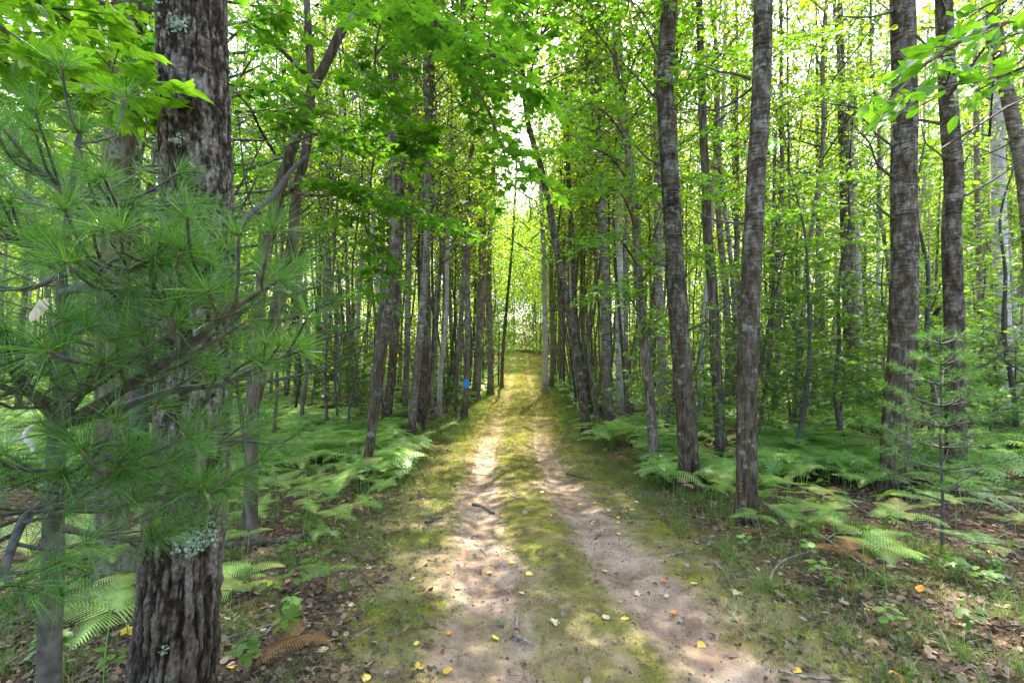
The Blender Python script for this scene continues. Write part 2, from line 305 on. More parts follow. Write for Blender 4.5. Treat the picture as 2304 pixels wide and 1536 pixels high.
def ground_mat():
    m, nt, N, L = new_mat('forest floor, moss and sand')
    tc = N('TexCoord'); la = N('Attribute', attribute_name='lat'); dy = N('Attribute', attribute_name='dist')
    def noise(s, d=5, r=.6, sc=None):
        n = N('TexNoise', Scale=s, Detail=d, Roughness=r)
        if sc: mp = N('Mapping'); mp.inputs['Scale'].default_value = sc; L(tc.outputs['Object'], mp.inputs[0]); L(mp.outputs[0], n.inputs['Vector'])
        else: L(tc.outputs['Object'], n.inputs['Vector'])
        return n.outputs[0]
    def mth(op, a, b=None, c=None):
        n = N('Math', operation=op)
        for i, t in enumerate((a, b, c)):
            if t is None: continue
            if isinstance(t, (int, float)): n.inputs[i].default_value = t
            else: L(t, n.inputs[i])
        return n.outputs[0]
    def mrange(v, a, b, c=0, d=1):
        n = N('MapRange'); n.interpolation_type = 'SMOOTHSTEP'; L(v, n.inputs[0])
        for i, t in enumerate((a, b, c, d)): n.inputs[i+1].default_value = t
        return n.outputs[0]
    lat = la.outputs['Fac']
    wob = mth('MULTIPLY_ADD', mth('SUBTRACT', noise(1.3, 4), .5), .55, lat)
    wob = mth('MULTIPLY_ADD', mth('SUBTRACT', noise(14, 4, .7), .5), .5, wob)
    absl = mth('ABSOLUTE', wob)
    rut = mth('SUBTRACT', 1.0, mrange(mth('ABSOLUTE', mth('SUBTRACT', absl, .66)), .19, .42))
    far = mrange(dy.outputs['Fac'], 9, 19, 1, .2)          # the ruts grass over further on
    rut = mth('MULTIPLY', rut, far)
    rut = mth('MULTIPLY', rut, mrange(noise(1.7, 6, .7), .34, .5, .6, 1))
    sandn = noise(2.2, 6, .7)
    sand = ramp(N, [(.3, (.13, .09, .06)), (.44, (.25, .175, .118)), (.56, (.375, .275, .19)), (.72, (.45, .345, .25))]); L(sandn, sand.inputs[0])
    fine = ramp(N, [(.3, (.45, .42, .4)), (.52, (1, 1, 1))]); L(noise(60, 6, .8), fine.inputs[0])
    sm = N('MixRGB', blend_type='MULTIPLY'); sm.inputs[0].default_value = .75; L(sand.outputs[0], sm.inputs[1]); L(fine.outputs[0], sm.inputs[2])
    moss = ramp(N, [(.3, (.09, .07, .04)), (.43, (.14, .12, .045)), (.53, (.18, .185, .03)), (.64, (.23, .235, .03)), (.74, (.30, .24, .15))]); L(noise(3.5, 7, .75), moss.inputs[0])
    mosf = N('MixRGB', blend_type='MULTIPLY'); mosf.inputs[0].default_value = .7; L(moss.outputs[0], mosf.inputs[1]); L(fine.outputs[0], mosf.inputs[2])
    lit = ramp(N, [(.3, (.03, .022, .014)), (.48, (.075, .05, .032)), (.6, (.13, .09, .06)), (.72, (.06, .08, .02))]); L(noise(11, 8, .75), lit.inputs[0])
    edge = mrange(absl, 1.25, 2.1)
    patch = mrange(noise(.9, 4), .42, .58, 0, .85)
    mg = N('MixRGB'); L(edge, mg.inputs[0]); L(mosf.outputs[0], mg.inputs[1]); L(lit.outputs[0], mg.inputs[2])
    # mossy/bare patches on the strip between and beside the ruts
    cen = mth('MULTIPLY', mth('SUBTRACT', 1.0, edge), mth('MULTIPLY', patch, mrange(dy.outputs['Fac'], 3, 9, .8, .35)))
    dirt = N('MixRGB'); L(cen, dirt.inputs[0]); L(mg.outputs[0], dirt.inputs[1]); L(sm.outputs[0], dirt.inputs[2])
    fin = N('MixRGB'); L(rut, fin.inputs[0]); L(dirt.outputs[0], fin.inputs[1]); L(sm.outputs[0], fin.inputs[2])
    b = N('BsdfPrincipled', Roughness=.95); b.inputs['Specular IOR Level'].default_value = .0; L(fin.outputs[0], b.inputs['Base Color'])
    bp = N('Bump'); bp.inputs['Strength'].default_value = .9; bp.inputs['Distance'].default_value = .02
    h = mth('MULTIPLY_ADD', noise(90, 4, .7), .35, noise(22, 6, .7)); L(h, bp.inputs['Height']); L(bp.outputs[0], b.inputs['Normal'])
    o = N('OutputMaterial'); L(b.outputs[0], o.inputs[0]); return m
M['ground'] = ground_mat()

# ------------------------------------------------------------------ leaf shapes (unit length, petiole end at the origin)
_half = [(.16, -.07), (.42, -.06), (.34, .06), (.30, .17), (.47, .26), (.60, .50), (.42, .46), (.36, .52), (.17, .46), (.20, .66), (.25, .78), (.13, .80)]
def fan(out, c):
    v = [(c[0], c[1], 0)]+[(x, y, 0) for x, y in out]; v = np.array(v, float)
    v[:, 2] = -.22*np.abs(v[:, 0])**1.5-.18*v[:, 1]**2+.05
    n = len(out); f = np.array([[0, i+1, (i+1) % n+1] for i in range(n)])
    return v, f
MAPLE = fan([(0, 0)]+_half+[(0, 1)]+[(-x, y) for x, y in _half[::-1]], (0, .3))
_h2 = [(.40, -.05), (.28, .16), (.58, .50), (.17, .46), (.24, .76)]
MAPLE_S = fan([(0, 0)]+_h2+[(0, 1)]+[(-x, y) for x, y in _h2[::-1]], (0, .3))
ROUND = fan([(0, 0), (.34, .08), (.5, .38), (.4, .7), (.16, .92), (0, 1), (-.16, .92), (-.4, .7), (-.5, .38), (-.34, .08)], (0, .45))
HEX = (np.array([(0, 0, .03), (.42, .18, -.06), (.44, .6, -.08), (0, 1, -.1), (-.44, .6, -.08), (-.42, .18, -.06)], float), [np.array([[0, 1, 2, 3], [0, 3, 4, 5]])])
DIAM = (np.array([(0, 0, 0), (.45, .42, -.07), (0, 1, 0), (-.45, .42, -.07)], float), np.array([[0, 1, 2, 3]]))
OVAL = fan([(0, 0), (.13, .12), (.23, .3), (.27, .48), (.22, .68), (.1, .87), (0, 1), (-.1, .87), (-.22, .68), (-.27, .48), (-.23, .3), (-.13, .12)], (0, .5))

# ------------------------------------------------------------------ ground
def grid_axis(segs):
    a = [segs[0][0]]
    for (s, e, st0, st1) in segs:
        x = s
        while x < e-1e-6:
            t = (x-s)/(e-s); x = min(e, x+st0*(1-t)+st1*t); a.append(x)
    return np.array(a)
ys = grid_axis([(-12, 1.5, .6, .25), (1.5, 9, .028, .05), (9, 25, .06, .15), (25, 80, .2, .8), (80, 420, 2, 30)])
xp = grid_axis([(0, 5, .03, .05), (5, 14, .08, .3), (14, 60, .5, 2), (60, 420, 5, 40)])
xs = np.concatenate([-xp[:0:-1], xp])
X, Y = np.meshgrid(xs, ys); Z = gz(X, Y)
near = np.clip(1-(Y-8)/10, 0, 1)*np.clip(1-(np.abs(X)-5)/3, 0, 1)
Z += near*((fbm(X*9, Y*9, 3)-.5)*.022+(fbm(X*26+4, Y*26, 2)-.5)*.017)
# tyre tread pressed into the left rut
LT = X-pathx(Y)
Z += np.exp(-((LT+.66)/.16)**2)*near*.006*np.sin(Y*70+LT*30)*(vn(X*2, Y*2) > .45)
nx, ny = len(xs), len(ys); ii = (np.arange(ny-1)[:, None]*nx+np.arange(nx-1)[None]).ravel()
g = Geo(); g.add(np.stack([X, Y, Z], -1).reshape(-1, 3), np.stack([ii, ii+1, ii+nx+1, ii+nx], -1))
props(g.build('ground', M['ground'], attrs={'lat': LT.ravel(), 'dist': Y.ravel()}), kind='structure')

# ------------------------------------------------------------------ trees
def crown_geo(seed, H, h0, rad, nb, per, size, tmpl=HEX, ymix=0.0, trunk=None, up=.9):
    r = np.random.default_rng(seed); g = Geo(); P = []; Yl = []
    tw = []
    for i in range(nb):
        t = (i+.5)/nb; h = h0+(H-h0)*t**.85; az = i*2.4+r.normal()*.5
        L = rad*(1.05-.72*t)*(.55+.6*r.random())
        b = np.array([np.cos(az), np.sin(az), 0]); base = trunk(h) if trunk else np.array([0, 0, h])
        p1 = base+b*L*.5+np.array([0, 0, up*L*.35]); p2 = base+b*L+np.array([0, 0, up*L*.6+r.normal()*.15])
        rb = .02*(1.1-t)+.004
        tw.append((base, p1, rb, rb*.6)); tw.append((p1, p2, rb*.6, .004))
        n = int(.52*per*(.6+.8*r.random())*(.6+.4*L/rad))
        nc = max(2, n//14)
        c = base+(p2-base)*(.35+.7*r.random((nc, 1)))+r.normal(size=(nc, 3))*np.array([.3, .3, .22])
        for cc in c[:3]: tw.append((p1, cc, .008, .003))
        q = c[r.integers(0, nc, n)]+r.normal(size=(n, 3))*.15
        P.append(q)
    P = np.concatenate(P); n = len(P)
    Nn = nrm(r.normal(size=(n, 3))+np.array([0, 0, .5])); T = r.normal(size=(n, 3))+np.array([0, 0, -.6])
    sel = r.random(n) < ymix
    S = size*(.7+.6*r.random(n))
    place(tmpl[0], tmpl[1], P[~sel], Nn[~sel], T[~sel], S[~sel], g, 0, r.random((~sel).sum()))
    if sel.any(): place(tmpl[0], tmpl[1], P[sel], Nn[sel], T[sel], S[sel], g, 2, r.random(sel.sum()))
    A = np.array([t[0] for t in tw]); B = np.array([t[1] for t in tw])
    sticks(g, A, B, np.array([t[2] for t in tw]), np.array([t[3] for t in tw]), 1)
    return g
def proto_tree(seed, H, r0, h0, rad, nb, per, size, bark, ymix, wob=.25, dead=6):
    """one whole forest aspen: trunk and crown"""
    r = np.random.default_rng(seed)
    k = 8; zz = np.linspace(0, H, k); off = np.cumsum(r.normal(size=(k, 2))*wob*.35, 0); off -= off[0]
    off += np.outer(zz/H, r.normal(size=2)*wob*1.6)
    pts = np.c_[off, zz]; pts[0, 2] = -.25
    fx = lambda h: np.array([np.interp(h, zz, off[:, 0]), np.interp(h, zz, off[:, 1]), h])
    e = empty('aspen_tree', (0, 0, -100), 'x', 'tree')
    g = Geo(); tube(g, pts, r0*(1-.62*zz/H)+.004, seg=9, step=.5, bump=.06, flare=.35)
    for i in range(dead):                                  # dead snags low on the stem
        h = 1.5+r.random()*(h0-1); az = r.random()*6.28; L = .3+r.random()*1.0; b = fx(h)
        m = b+np.array([np.cos(az), np.sin(az), .25])*L*.5; en = b+np.array([np.cos(az+.3), np.sin(az+.3), .5+r.normal()*.3])*L
        tube(g, [b, m, en], [.014, .009, .003], seg=4, step=.3)
    g.build('trunk', bark, e)
    crown_geo(seed+50, H, h0, rad, nb, per, size, HEX, ymix, fx).build('crown', [M['aleaf'], M['twig'], M['aleaf_y']], e, smooth=False)
    return e
protos = [
    proto_tree(11, 17, .085, 6.0, 2.3, 46, 110, .085, M['aspen'], .03),
    proto_tree(12, 19, .105, 7.5, 2.5, 50, 110, .085, M['aspen_dark'], .02),
    proto_tree(13, 16, .06, 5.5, 1.9, 40, 100, .08, M['aspen'], .05, .4),
    proto_tree(14, 15, .045, 6.5, 1.6, 34, 90, .08, M['maple'], .10, .45),
    proto_tree(15, 18, .09, 8.0, 2.2, 46, 110, .085, M['aspen_pale'], .03),
    proto_tree(16, 13, .038, 4.5, 1.6, 36, 80, .08, M['aspen_dark'], .03, .5),
    proto_tree(17, 17, .075, 5.0, 2.2, 52, 110, .085, M['aspen'], .2),
]
P_R = [.11, .14, .085, .065, .12, .05, .10]

# hand-placed trees: (name, pts in photo (px,py), width base px, width top px, bark, label)
key_xy = []
def key_tree(pts, wb, wt, bark, label, crown=None, name='aspen_tree', H=None, extra_top=True, d=None, seg=18, cat='tree', tiltd=0):
    p0 = pts[0]
    if d is None: base = hit(*p0); d = base[1]
    else: base = at(p0[0], p0[1], d); base[2] = float(gz(base[0], d))
    P = [at(x, y, d) for x, y in pts]
    R = list(np.linspace(wb/2, wt/2, len(P))*d/FP*(.93 if d < 12 else .85))
    P[0] = np.array([P[0][0], d, float(gz(P[0][0], d))-.2]); R[0] *= 1.05
    Htop = H or 15
    top = P[-1]; zt = base[2]+Htop
    if extra_top and zt > top[2]+1:
        dirx = (P[-1][0]-P[-2][0])/max(.3, P[-1][2]-P[-2][2])*.6
        P.append(np.array([top[0]+dirx*(zt-top[2])*.4, d, top[2]+(zt-top[2])*.45])); R.append(R[-1]*.75)
        P.append(np.array([top[0]+dirx*(zt-top[2])*.6, d, zt])); R.append(.012)
    P = np.array(P); loc = P[0].copy(); loc[2] = base[2]
    e = empty(name, loc, label, cat)
    g = Geo(); tube(g, P-loc, R, seg=seg, step=.07, bump=.07, flare=.75)
    g.build('trunk', bark, e)
    key_xy.append((loc[0], loc[1]))
    rs = np.random.default_rng(int(abs(pts[0][0]*7+pts[0][1])))
    for q in range(int(rs.integers(3, 7))):               # dead twigs and stubs up the stem
        z = base[2]+.8+rs.random()*5.5; c = np.array([np.interp(z, P[:, 2], P[:, 0]), d, z])-loc; rr = float(np.interp(z, P[:, 2], R)); az = rs.random()*6.28
        L_ = rr*2+rs.random()**1.6*1.1; v = np.array([math.cos(az), math.sin(az)*.7, .35+.3*rs.normal()]); v /= np.linalg.norm(v); m_ = c+v*L_*.5+rs.normal(size=3)*.04*L_; e_ = c+v*L_+np.array([0, 0, .25*L_])
        g = Geo(); tube(g, [c, m_, e_], [rr*.16+.004, rr*.1+.003, .002], seg=5, step=.12, bump=.2)
        if L_ > .5: k_ = m_+(e_-m_)*.2; tube(g, [k_, k_+(v+rs.normal(size=3)*.6)*L_*.3], [.004, .0015], seg=4, step=.2)
        g.build('branch', M['twig'], e)
    if crown is not None:
        src = KIDS[protos[crown].name][1]
        c = src.copy(); col.objects.link(c); c.parent = e
        zc = loc[2]+9; c.location = (float(np.interp(zc, P[:, 2], P[:, 0])-loc[0]), 0, 0.0); c.rotation_euler = (0, 0, random.random()*6.28)
        KIDS.setdefault(e.name, []).append(c)
    return e, P, R
random.seed(5)

# --- the big furrowed trunk on the left, modelled bark
def big_trunk():
    d = 2.2
    px = [(380, 1700), (388, 1536), (405, 1350), (415, 1200), (433, 1000), (446, 760), (447, 512), (438, 250), (432, 0), (428, -400), (424, -1200)]
    wd = [210, 176, 170, 166, 168, 166, 160, 160, 157, 150, 120]
    P = np.array([at(x, y, d) for x, y in px]); R = np.array(wd)/2*d/FP*.94-.006
    gzb = float(gz(P[0][0], d)); P[0][2] = gzb-.1
    loc = np.array([P[0][0], d, gzb]); P = P-loc
    e = empty('large_maple_tree', loc, 'large furrowed trunk with lichen, nearest to the camera, on the left', 'tree')
    zz = np.concatenate([np.arange(P[0][2], 3.3, .011), np.arange(3.3, P[-1][2], .1)])
    cx = np.interp(zz, P[:, 2], P[:, 0]); rr = np.interp(zz, P[:, 2], R)
    seg = 230; a = np.arange(seg)*2*PI/seg
    A, Zg = np.meshgrid(a, zz)
    ring = lambda f, sz, w_: vn((np.cos(A)*f+w_*0+20), (np.sin(A)*f+20)+0*Zg)
    U = A/(2*PI)*64
    wv = (fbm(U*.25*4/4, Zg*2.2)-.5)*3.2
    low = np.clip((1.6-Zg)/.6, 0, 1)*.85+.15
    ridge = np.abs(fbm((U+wv)*.5, Zg*4.6+3, 3)-.5)*2                # long vertical furrows
    plate = np.abs(fbm((U+wv*.6)*.5+30, Zg*12, 3)-.5)*2
    scale_ = fbm(U*1.0+11, Zg*26, 3)
    h = .020*low*np.clip(ridge*2.4, 0, 1)+.008*np.clip(plate*2, 0, 1)+.010*(scale_-.5)+.008*(fbm(U*2+5, Zg*60, 2)-.5)+.010*(fbm(U*.125, Zg*1.5)-.5)
    fl = .25*np.exp(-np.maximum(Zg, 0)/.18)*(1+.4*np.sin(A*5))
    RR = rr[:, None]*(1+fl)+h-.012
    V = np.stack([cx[:, None]+RR*np.cos(A), RR*np.sin(A), Zg], -1).reshape(-1, 3)
    m = len(zz); i = np.arange(m-1)[:, None]*seg; j = np.arange(seg)[None]; j2 = (j+1) % seg
    F = np.stack([i+j, i+j2, i+seg+j2, i+seg+j], -1).reshape(-1, 4)
    g = Geo(); g.add(V, F); g.build('trunk', M['bigbark'], e, attrs={'relief': ((h-(.010*(fbm(U*.125, Zg*1.5)-.5)))/(.012+.020*low)).ravel()})
    # tufts of foliose lichen on the side facing the camera
    def lichen(px_, py_, rad, n, seed):
        r = np.random.default_rng(seed); c = at(px_, py_, d)-loc; z = c[2]; ax = np.interp(z, P[:, 2], P[:, 0]); R_ = np.interp(z, P[:, 2], R)
        g = Geo(); q = r.normal(size=(n, 2))*rad*.45
        x = c[0]+q[:, 0]; zz_ = z+q[:, 1]; dx = np.clip((x-ax)/R_, -.97, .97); yy = -np.sqrt(1-dx**2)*R_
        Nn = np.stack([dx, -np.sqrt(1-dx**2), 0*dx], -1)
        pos = np.stack([ax+dx*R_, yy, zz_], -1)+Nn*(.004+.01*r.random((n, 1)))
        T = np.stack([q[:, 0], 0*dx, q[:, 1]], -1)+r.normal(size=(n, 3))*.02
        lob = fan([(0, 0), (.25, .2), (.5, .3), (.38, .55), (.55, .8), (.2, .75), (.05, 1), (-.15, .72), (-.5, .85), (-.35, .5), (-.5, .25), (-.22, .18)], (0, .45))
        place(lob[0], lob[1], pos, Nn+r.normal(size=(n, 3))*.5, T, .007+.012*r.random(n), g)
        g.build('lichen', M['lichen'], e, smooth=False)
    lichen(470, 1190, .075, 260, 1); lichen(445, 100, .035, 80, 2); lichen(368, 158, .03, 80, 3); lichen(450, 345, .025, 24, 4); lichen(425, 1412, .02, 14, 5); lichen(400, 60, .12, 40, 6)
    key_xy.append((loc[0], d))
    return e
big = big_trunk()

# --- wide crowns added to nearest tall trees, mostly above frame, to shade the foreground
def shade_crown(e, seed, H, h0, rad, nb, per, dx=0, dy=0, mat='mleaf'):
    crown_geo(seed, H, h0, rad, nb, per, .12, MAPLE_S if mat == 'mleaf' else HEX, 0).build('crown', [M[mat], M['twig']], e, loc=(dx, dy, 0), smooth=False)
shade_crown(big, 701, 13, 6.5, 3.6, 40, 70, 0, .6)

# --- leafy maple branches
def wood(g, pts, r0, r1, mat=0, step=.12, seg=6):
    return tube(g, pts, np.linspace(r0, r1, len(pts)), seg=seg, step=step, mat=mat)
def leafy(parent, loc, pts, r0, r1, leafmat, tmpl, lsize, n_tw, tw_len, seed, start=.25, per=9, flat=.25, woodmat=None, droop=-.05, sub=2, rnd_hi=1.0):
    """a branch (part) with its leaves (sub-part). pts in world space, loc = thing's origin"""
    r = np.random.default_rng(seed); pts = np.array(pts)-loc
    g = Geo(); P, _ = wood(g, pts, r0, r1, step=.1)
    L = Geo(uv=True); A = []; B = []; ra = []; LP = []; LT_ = []
    n = len(P)
    for i in range(n_tw):
        t = start+(1-start)*(i+.5+r.normal()*.2)/n_tw; t = min(max(t, .02), .999); k = int(t*(n-1)); p = P[k]
        dr = nrm(P[min(k+1, n-1)]-P[max(k-1, 0)]); side = nrm(np.cross(dr, [0, 0, 1.]))*(1 if i % 2 else -1)
        v = nrm(side*(.9+.3*r.random())+dr*(.5+.5*r.random())+np.array([0, 0, droop+r.normal()*.18]))
        ln = tw_len*(.5+.8*r.random())*(1-.35*t)
        q = p
        for s in range(sub):
            e_ = q+v*ln/sub; A.append(q); B.append(e_); ra.append(.004*(1-.4*s/sub))
            m = max(2, per//sub)
            for u in range(m):
                c = q+(e_-q)*((u+.7)/m); sd = nrm(np.cross(v, [0, 0, 1.]))*(1 if u % 2 else -1)
                pd = nrm(sd*.8+v*.6+np.array([0, 0, -.1+r.normal()*.3])); pet = lsize*(.35+.4*r.random())
                tip = c+pd*pet; A.append(c); B.append(tip); ra.append(.0012)
                LP.append(tip); LT_.append(nrm(pd+r.normal(size=3)*.3+np.array([0, 0, -.25])))
            v = nrm(v+r.normal(size=3)*.22+dr*.15); q = e_
        LP.append(q); LT_.append(nrm(v+np.array([0, 0, -.3])))
    LP = np.array(LP); m = len(LP)
    NN = nrm(r.normal(size=(m, 3))*flat+np.array([0, 0, 1.]))
    wh = r.integers(0, 4, m); LT_ = np.array(LT_); SS = lsize*(.6+.55*r.random(m))
    for q in range(4):                                    # differently curled and skewed leaves
        tv = tmpl[0].copy(); x_, y_ = tv[:, 0].copy(), tv[:, 1].copy()
        tv[:, 2] = [-.25, -.6, .25, -.35][q]*np.abs(x_)**1.5+[-.18, -.45, -.3, .2][q]*y_**2+.05*np.sin(y_*7+q*2)*(1+x_)
        tv[:, 0] = x_*[1, .85, 1.08, .92][q]+.1*(q-1.5)*y_*(1-y_); s_ = wh == q
        place(tv, tmpl[1], LP[s_], NN[s_], LT_[s_], SS[s_], L, 0, r.random(s_.sum())*rnd_hi)
    sticks(g, np.array(A), np.array(B), np.array(ra), np.array(ra)*.7, 0)
    b = g.build('branch', woodmat or M['maple'], parent)
    L.build('leaves', leafmat, b)
    return b

# dark maple behind the big trunk, far left
mt, mP, mR = key_tree([(258, 1150), (250, 900), (255, 620), (262, 450), (272, 260), (285, 60), (290, -60)], 66, 62, M['maple'], 'dark mossy trunk behind the pine sapling, left of the large trunk', None, 'maple_tree', H=9, d=4.2, seg=26)
loc = np.array(mt.location)
leafy(mt, loc, [at(300, 70, 4.2), at(345, 0, 4.1), at(420, -120, 3.9), at(520, -200, 3.7)], .06, .02, M['mleaf'], MAPLE, .12, 12, .9, 301, start=.4)
leafy(mt, loc, [at(270, 330, 4.2), at(330, 280, 4.6), at(520, 220, 5.2), at(650, 170, 5.6)], .03, .008, M['mleaf'], MAPLE, .12, 14, .9, 302)
leafy(mt, loc, [at(262, 500, 4.2), at(340, 440, 4.7), at(560, 380, 5.2), at(700, 330, 5.6)], .03, .008, M['mleaf'], MAPLE, .12, 14, .9, 303)

# leaning maple with two stems, left of the trail
m2, P2, R2 = key_tree([(560, 1010), (572, 820), (590, 620), (618, 470), (640, 390), (668, 300), (700, 210), (735, 140), (775, 55), (815, -20)], 30, 21, M['maple'], 'leaning dark maple whose arching leafy limbs hang over the trail', None, 'maple_tree', H=8, d=4.9, seg=16)
loc2 = np.array(m2.location); D = 4.9
gg = Geo(); wood(gg, [np.array(at(565, 930, D+.1))-loc2, at(610, 740, 5.1)-loc2, at(655, 560, 5.2)-loc2, at(668, 430, 5.2)-loc2, at(690, 330, 5.2)-loc2, at(700, 180, 5.3)-loc2, at(690, 0, 5.4)-loc2], .068, .034, step=.15, seg=14)
gg.build('stem', M['maple'], m2)
gg = Geo(); wood(gg, [at(705, 205, D)-loc2, at(697, 130, D)-loc2, at(692, 60, D)-loc2, at(690, -60, D)-loc2], .04, .028, seg=9)
gg.build('stem', M['maple'], m2)
leafy(m2, loc2, [at(785, 60, D), at(820, 42, 4.5), at(880, 38, 4.0), at(930, 28, 3.6), at(1000, 62, 3.3), at(1080, 110, 3.1), at(1170, 150, 2.95)], .036, .006, M['mleaf'], MAPLE, .12, 34, 1.0, 311, start=.12, per=10)
leafy(m2, loc2, [at(930, 28, 3.7), at(1010, 90, 3.5), at(1070, 190, 3.5), at(1120, 300, 3.5), at(1150, 400, 3.6)], .012, .004, M['mleaf'], MAPLE, .115, 26, .75, 312, start=.1, per=9)
leafy(m2, loc2, [at(858, 45, 4.2), at(845, 110, 4.1), at(850, 180, 4.1), at(905, 260, 4.1), at(960, 330, 4.2)], .012, .003, M['mleaf'], MAPLE, .115, 22, .7, 313, start=.15, per=9)
leafy(m2, loc2, [at(640, 440, D), at(690, 402, 4.7), at(760, 425, 4.4), at(840, 445, 4.2), at(930, 475, 4.0), at(1010, 500, 3.9)], .022, .004, M['mleaf'], MAPLE, .11, 24, .6, 314, start=.3, per=9)
leafy(m2, loc2, [at(655, 430, D), at(700, 440, 4.6), at(800, 445, 4.3), at(825, 520, 4.2), at(860, 590, 4.2), at(820, 640, 4.1)], .016, .003, M['mleaf'], MAPLE, .11, 20, .5, 315, start=.45, per=8)
leafy(m2, loc2, [at(618, 345, D), at(590, 300, 4.5), at(560, 240, 4.1), at(520, 200, 3.8)], .018, .005, M['mleaf'], MAPLE, .12, 16, .8, 316, start=.2)
leafy(m2, loc2, [at(640, 330, D), at(720, 300, 4.6), at(800, 320, 4.4), at(880, 300, 4.2)], .014, .004, M['mleaf'], MAPLE, .115, 20, .7, 317, start=.2)
leafy(m2, loc2, [at(815, -10, D), at(900, -60, 4.4), at(1000, -70, 4.0), at(1100, -30, 3.7), at(1200, 20, 3.5)], .03, .006, M['mleaf'], MAPLE, .12, 30, .9, 318, start=.1)
leafy(m2, loc2, [at(700, 180, 5.3), at(620, 100, 5.0), at(560, 50, 4.6), at(530, 60, 4.3)], .03, .006, M['mleaf'], MAPLE, .12, 18, .9, 319, start=.1)
# snapped dead limb leaning between the large trunk and the leaning maple
pL = [at(500, 560, 2.75), at(560, 485, 3.0), at(610, 445, 3.25), at(655, 385, 3.5), at(692, 350, 3.7)]
e = empty('dead_limb', pL[0], 'dark snapped limb slanting up to the right from behind the large trunk', 'branch')
g = Geo(); tube(g, np.array(pL)-pL[0], [.024, .021, .018, .015, .012], seg=10, step=.05, bump=.12); 
tube(g, np.array([at(560, 485, 3.0), at(535, 470, 3.0)])-pL[0], [.012, .004], seg=6); g.build('wood', M['twig'], e)

# top left: maple sapling standing just outside the frame, its bright leaves reach in
e = empty('maple_sapling', (-2.6, 1.75, float(gz(-2.6, 1.75))), 'bright green maple branches reaching in at the top left corner', 'sapling')
lo = np.array(e.location); g = Geo(); tube(g, [(0, 0, -.1), (.05, 0, 1.2), (.1, .05, 2.4), (.1, .1, 4.4)], [.04, .035, .03, .015], seg=10, step=.2); g.build('trunk', M['maple'], e)
b0 = lo+np.array([.08, .03, 1.9]); b1 = lo+np.array([.1, .05, 2.5]); b2 = lo+np.array([.1, .08, 3.0])
leafy(e, lo, [b1, at(-150, 20, 1.9), at(0, 62, 1.9), at(90, 130, 1.9), at(190, 195, 1.95), at(290, 205, 2.0), at(350, 215, 2.05)], .012, .003, M['mleaf_l'], MAPLE, .125, 17, .34, 321, start=.25, per=6, flat=.32)
leafy(e, lo, [b2, at(-120, -120, 2.0), at(40, -30, 2.2), at(180, 60, 2.4), at(300, 90, 2.6)], .012, .003, M['mleaf_l'], MAPLE, .125, 16, .45, 322, start=.25, per=6, flat=.32)
leafy(e, lo, [b0, at(-200, 260, 2.0), at(-40, 235, 2.2), at(120, 240, 2.4), at(260, 262, 2.6)], .010, .003, M['mleaf_l'], MAPLE, .12, 12, .4, 323, start=.3, per=5, flat=.32)
leafy(e, lo, [b1, at(-150, -60, 2.6), at(60, -80, 3.0), at(250, -40, 3.3)], .012, .003, M['mleaf'], MAPLE, .125, 16, .6, 324, start=.2, per=7, flat=.32)

leafy(e, lo, [b2, at(-100, -60, 2.6), at(60, 10, 2.9), at(200, 20, 3.2), at(330, -10, 3.4)], .012, .003, M['mleaf_l'], MAPLE, .125, 20, .6, 325, start=.15, per=7, flat=.32)
leafy(e, lo, [b1, at(-120, 120, 2.3), at(40, 150, 2.7), at(170, 150, 3.0), at(300, 130, 3.3)], .012, .003, M['mleaf'], MAPLE, .12, 18, .5, 326, start=.2, per=7, flat=.32)
leafy(e, lo, [b0, at(-160, 330, 2.6), at(20, 290, 3.0), at(180, 300, 3.3)], .012, .003, M['mleaf'], MAPLE, .12, 16, .5, 327, start=.2, per=7, flat=.32)
# top right: beech spray reaching in
e = empty('beech_sapling', (2.45, 1.7, float(gz(2.45, 1.7))), 'branch of long oval leaves reaching in at the top right corner', 'sapling')
lo = np.array(e.location); g = Geo(); tube(g, [(0, 0, -.1), (.0, 0, 1.4), (-.05, .05, 2.6), (-.1, .1, 4.2)], [.035, .03, .025, .012], seg=10, step=.2); g.build('trunk', M['maple'], e)
c1 = lo+np.array([-.04, .03, 2.2]); c2 = lo+np.array([-.06, .06, 2.8])
leafy(e, lo, [c2, at(2450, 30, 1.6), at(2330, 40, 1.5), at(2230, 60, 1.45), at(2130, 110, 1.45), at(2060, 165, 1.45), at(1990, 240, 1.45)], .009, .002, M['bleaf'], OVAL, .068, 13, .24, 331, start=.3, per=8, flat=.5, droop=-.2)
leafy(e, lo, [c1, at(2470, 120, 1.7), at(2360, 130, 1.65), at(2260, 170, 1.6), at(2160, 190, 1.6), at(2100, 200, 1.6)], .008, .002, M['bleaf'], OVAL, .068, 11, .24, 332, start=.3, per=8, flat=.5, droop=-.15)
leafy(e, lo, [c2, at(2400, -40, 1.8), at(2280, -10, 1.8), at(2180, 30, 1.8)], .008, .002, M['bleaf'], OVAL, .068, 10, .26, 333, start=.3, per=8, flat=.5)

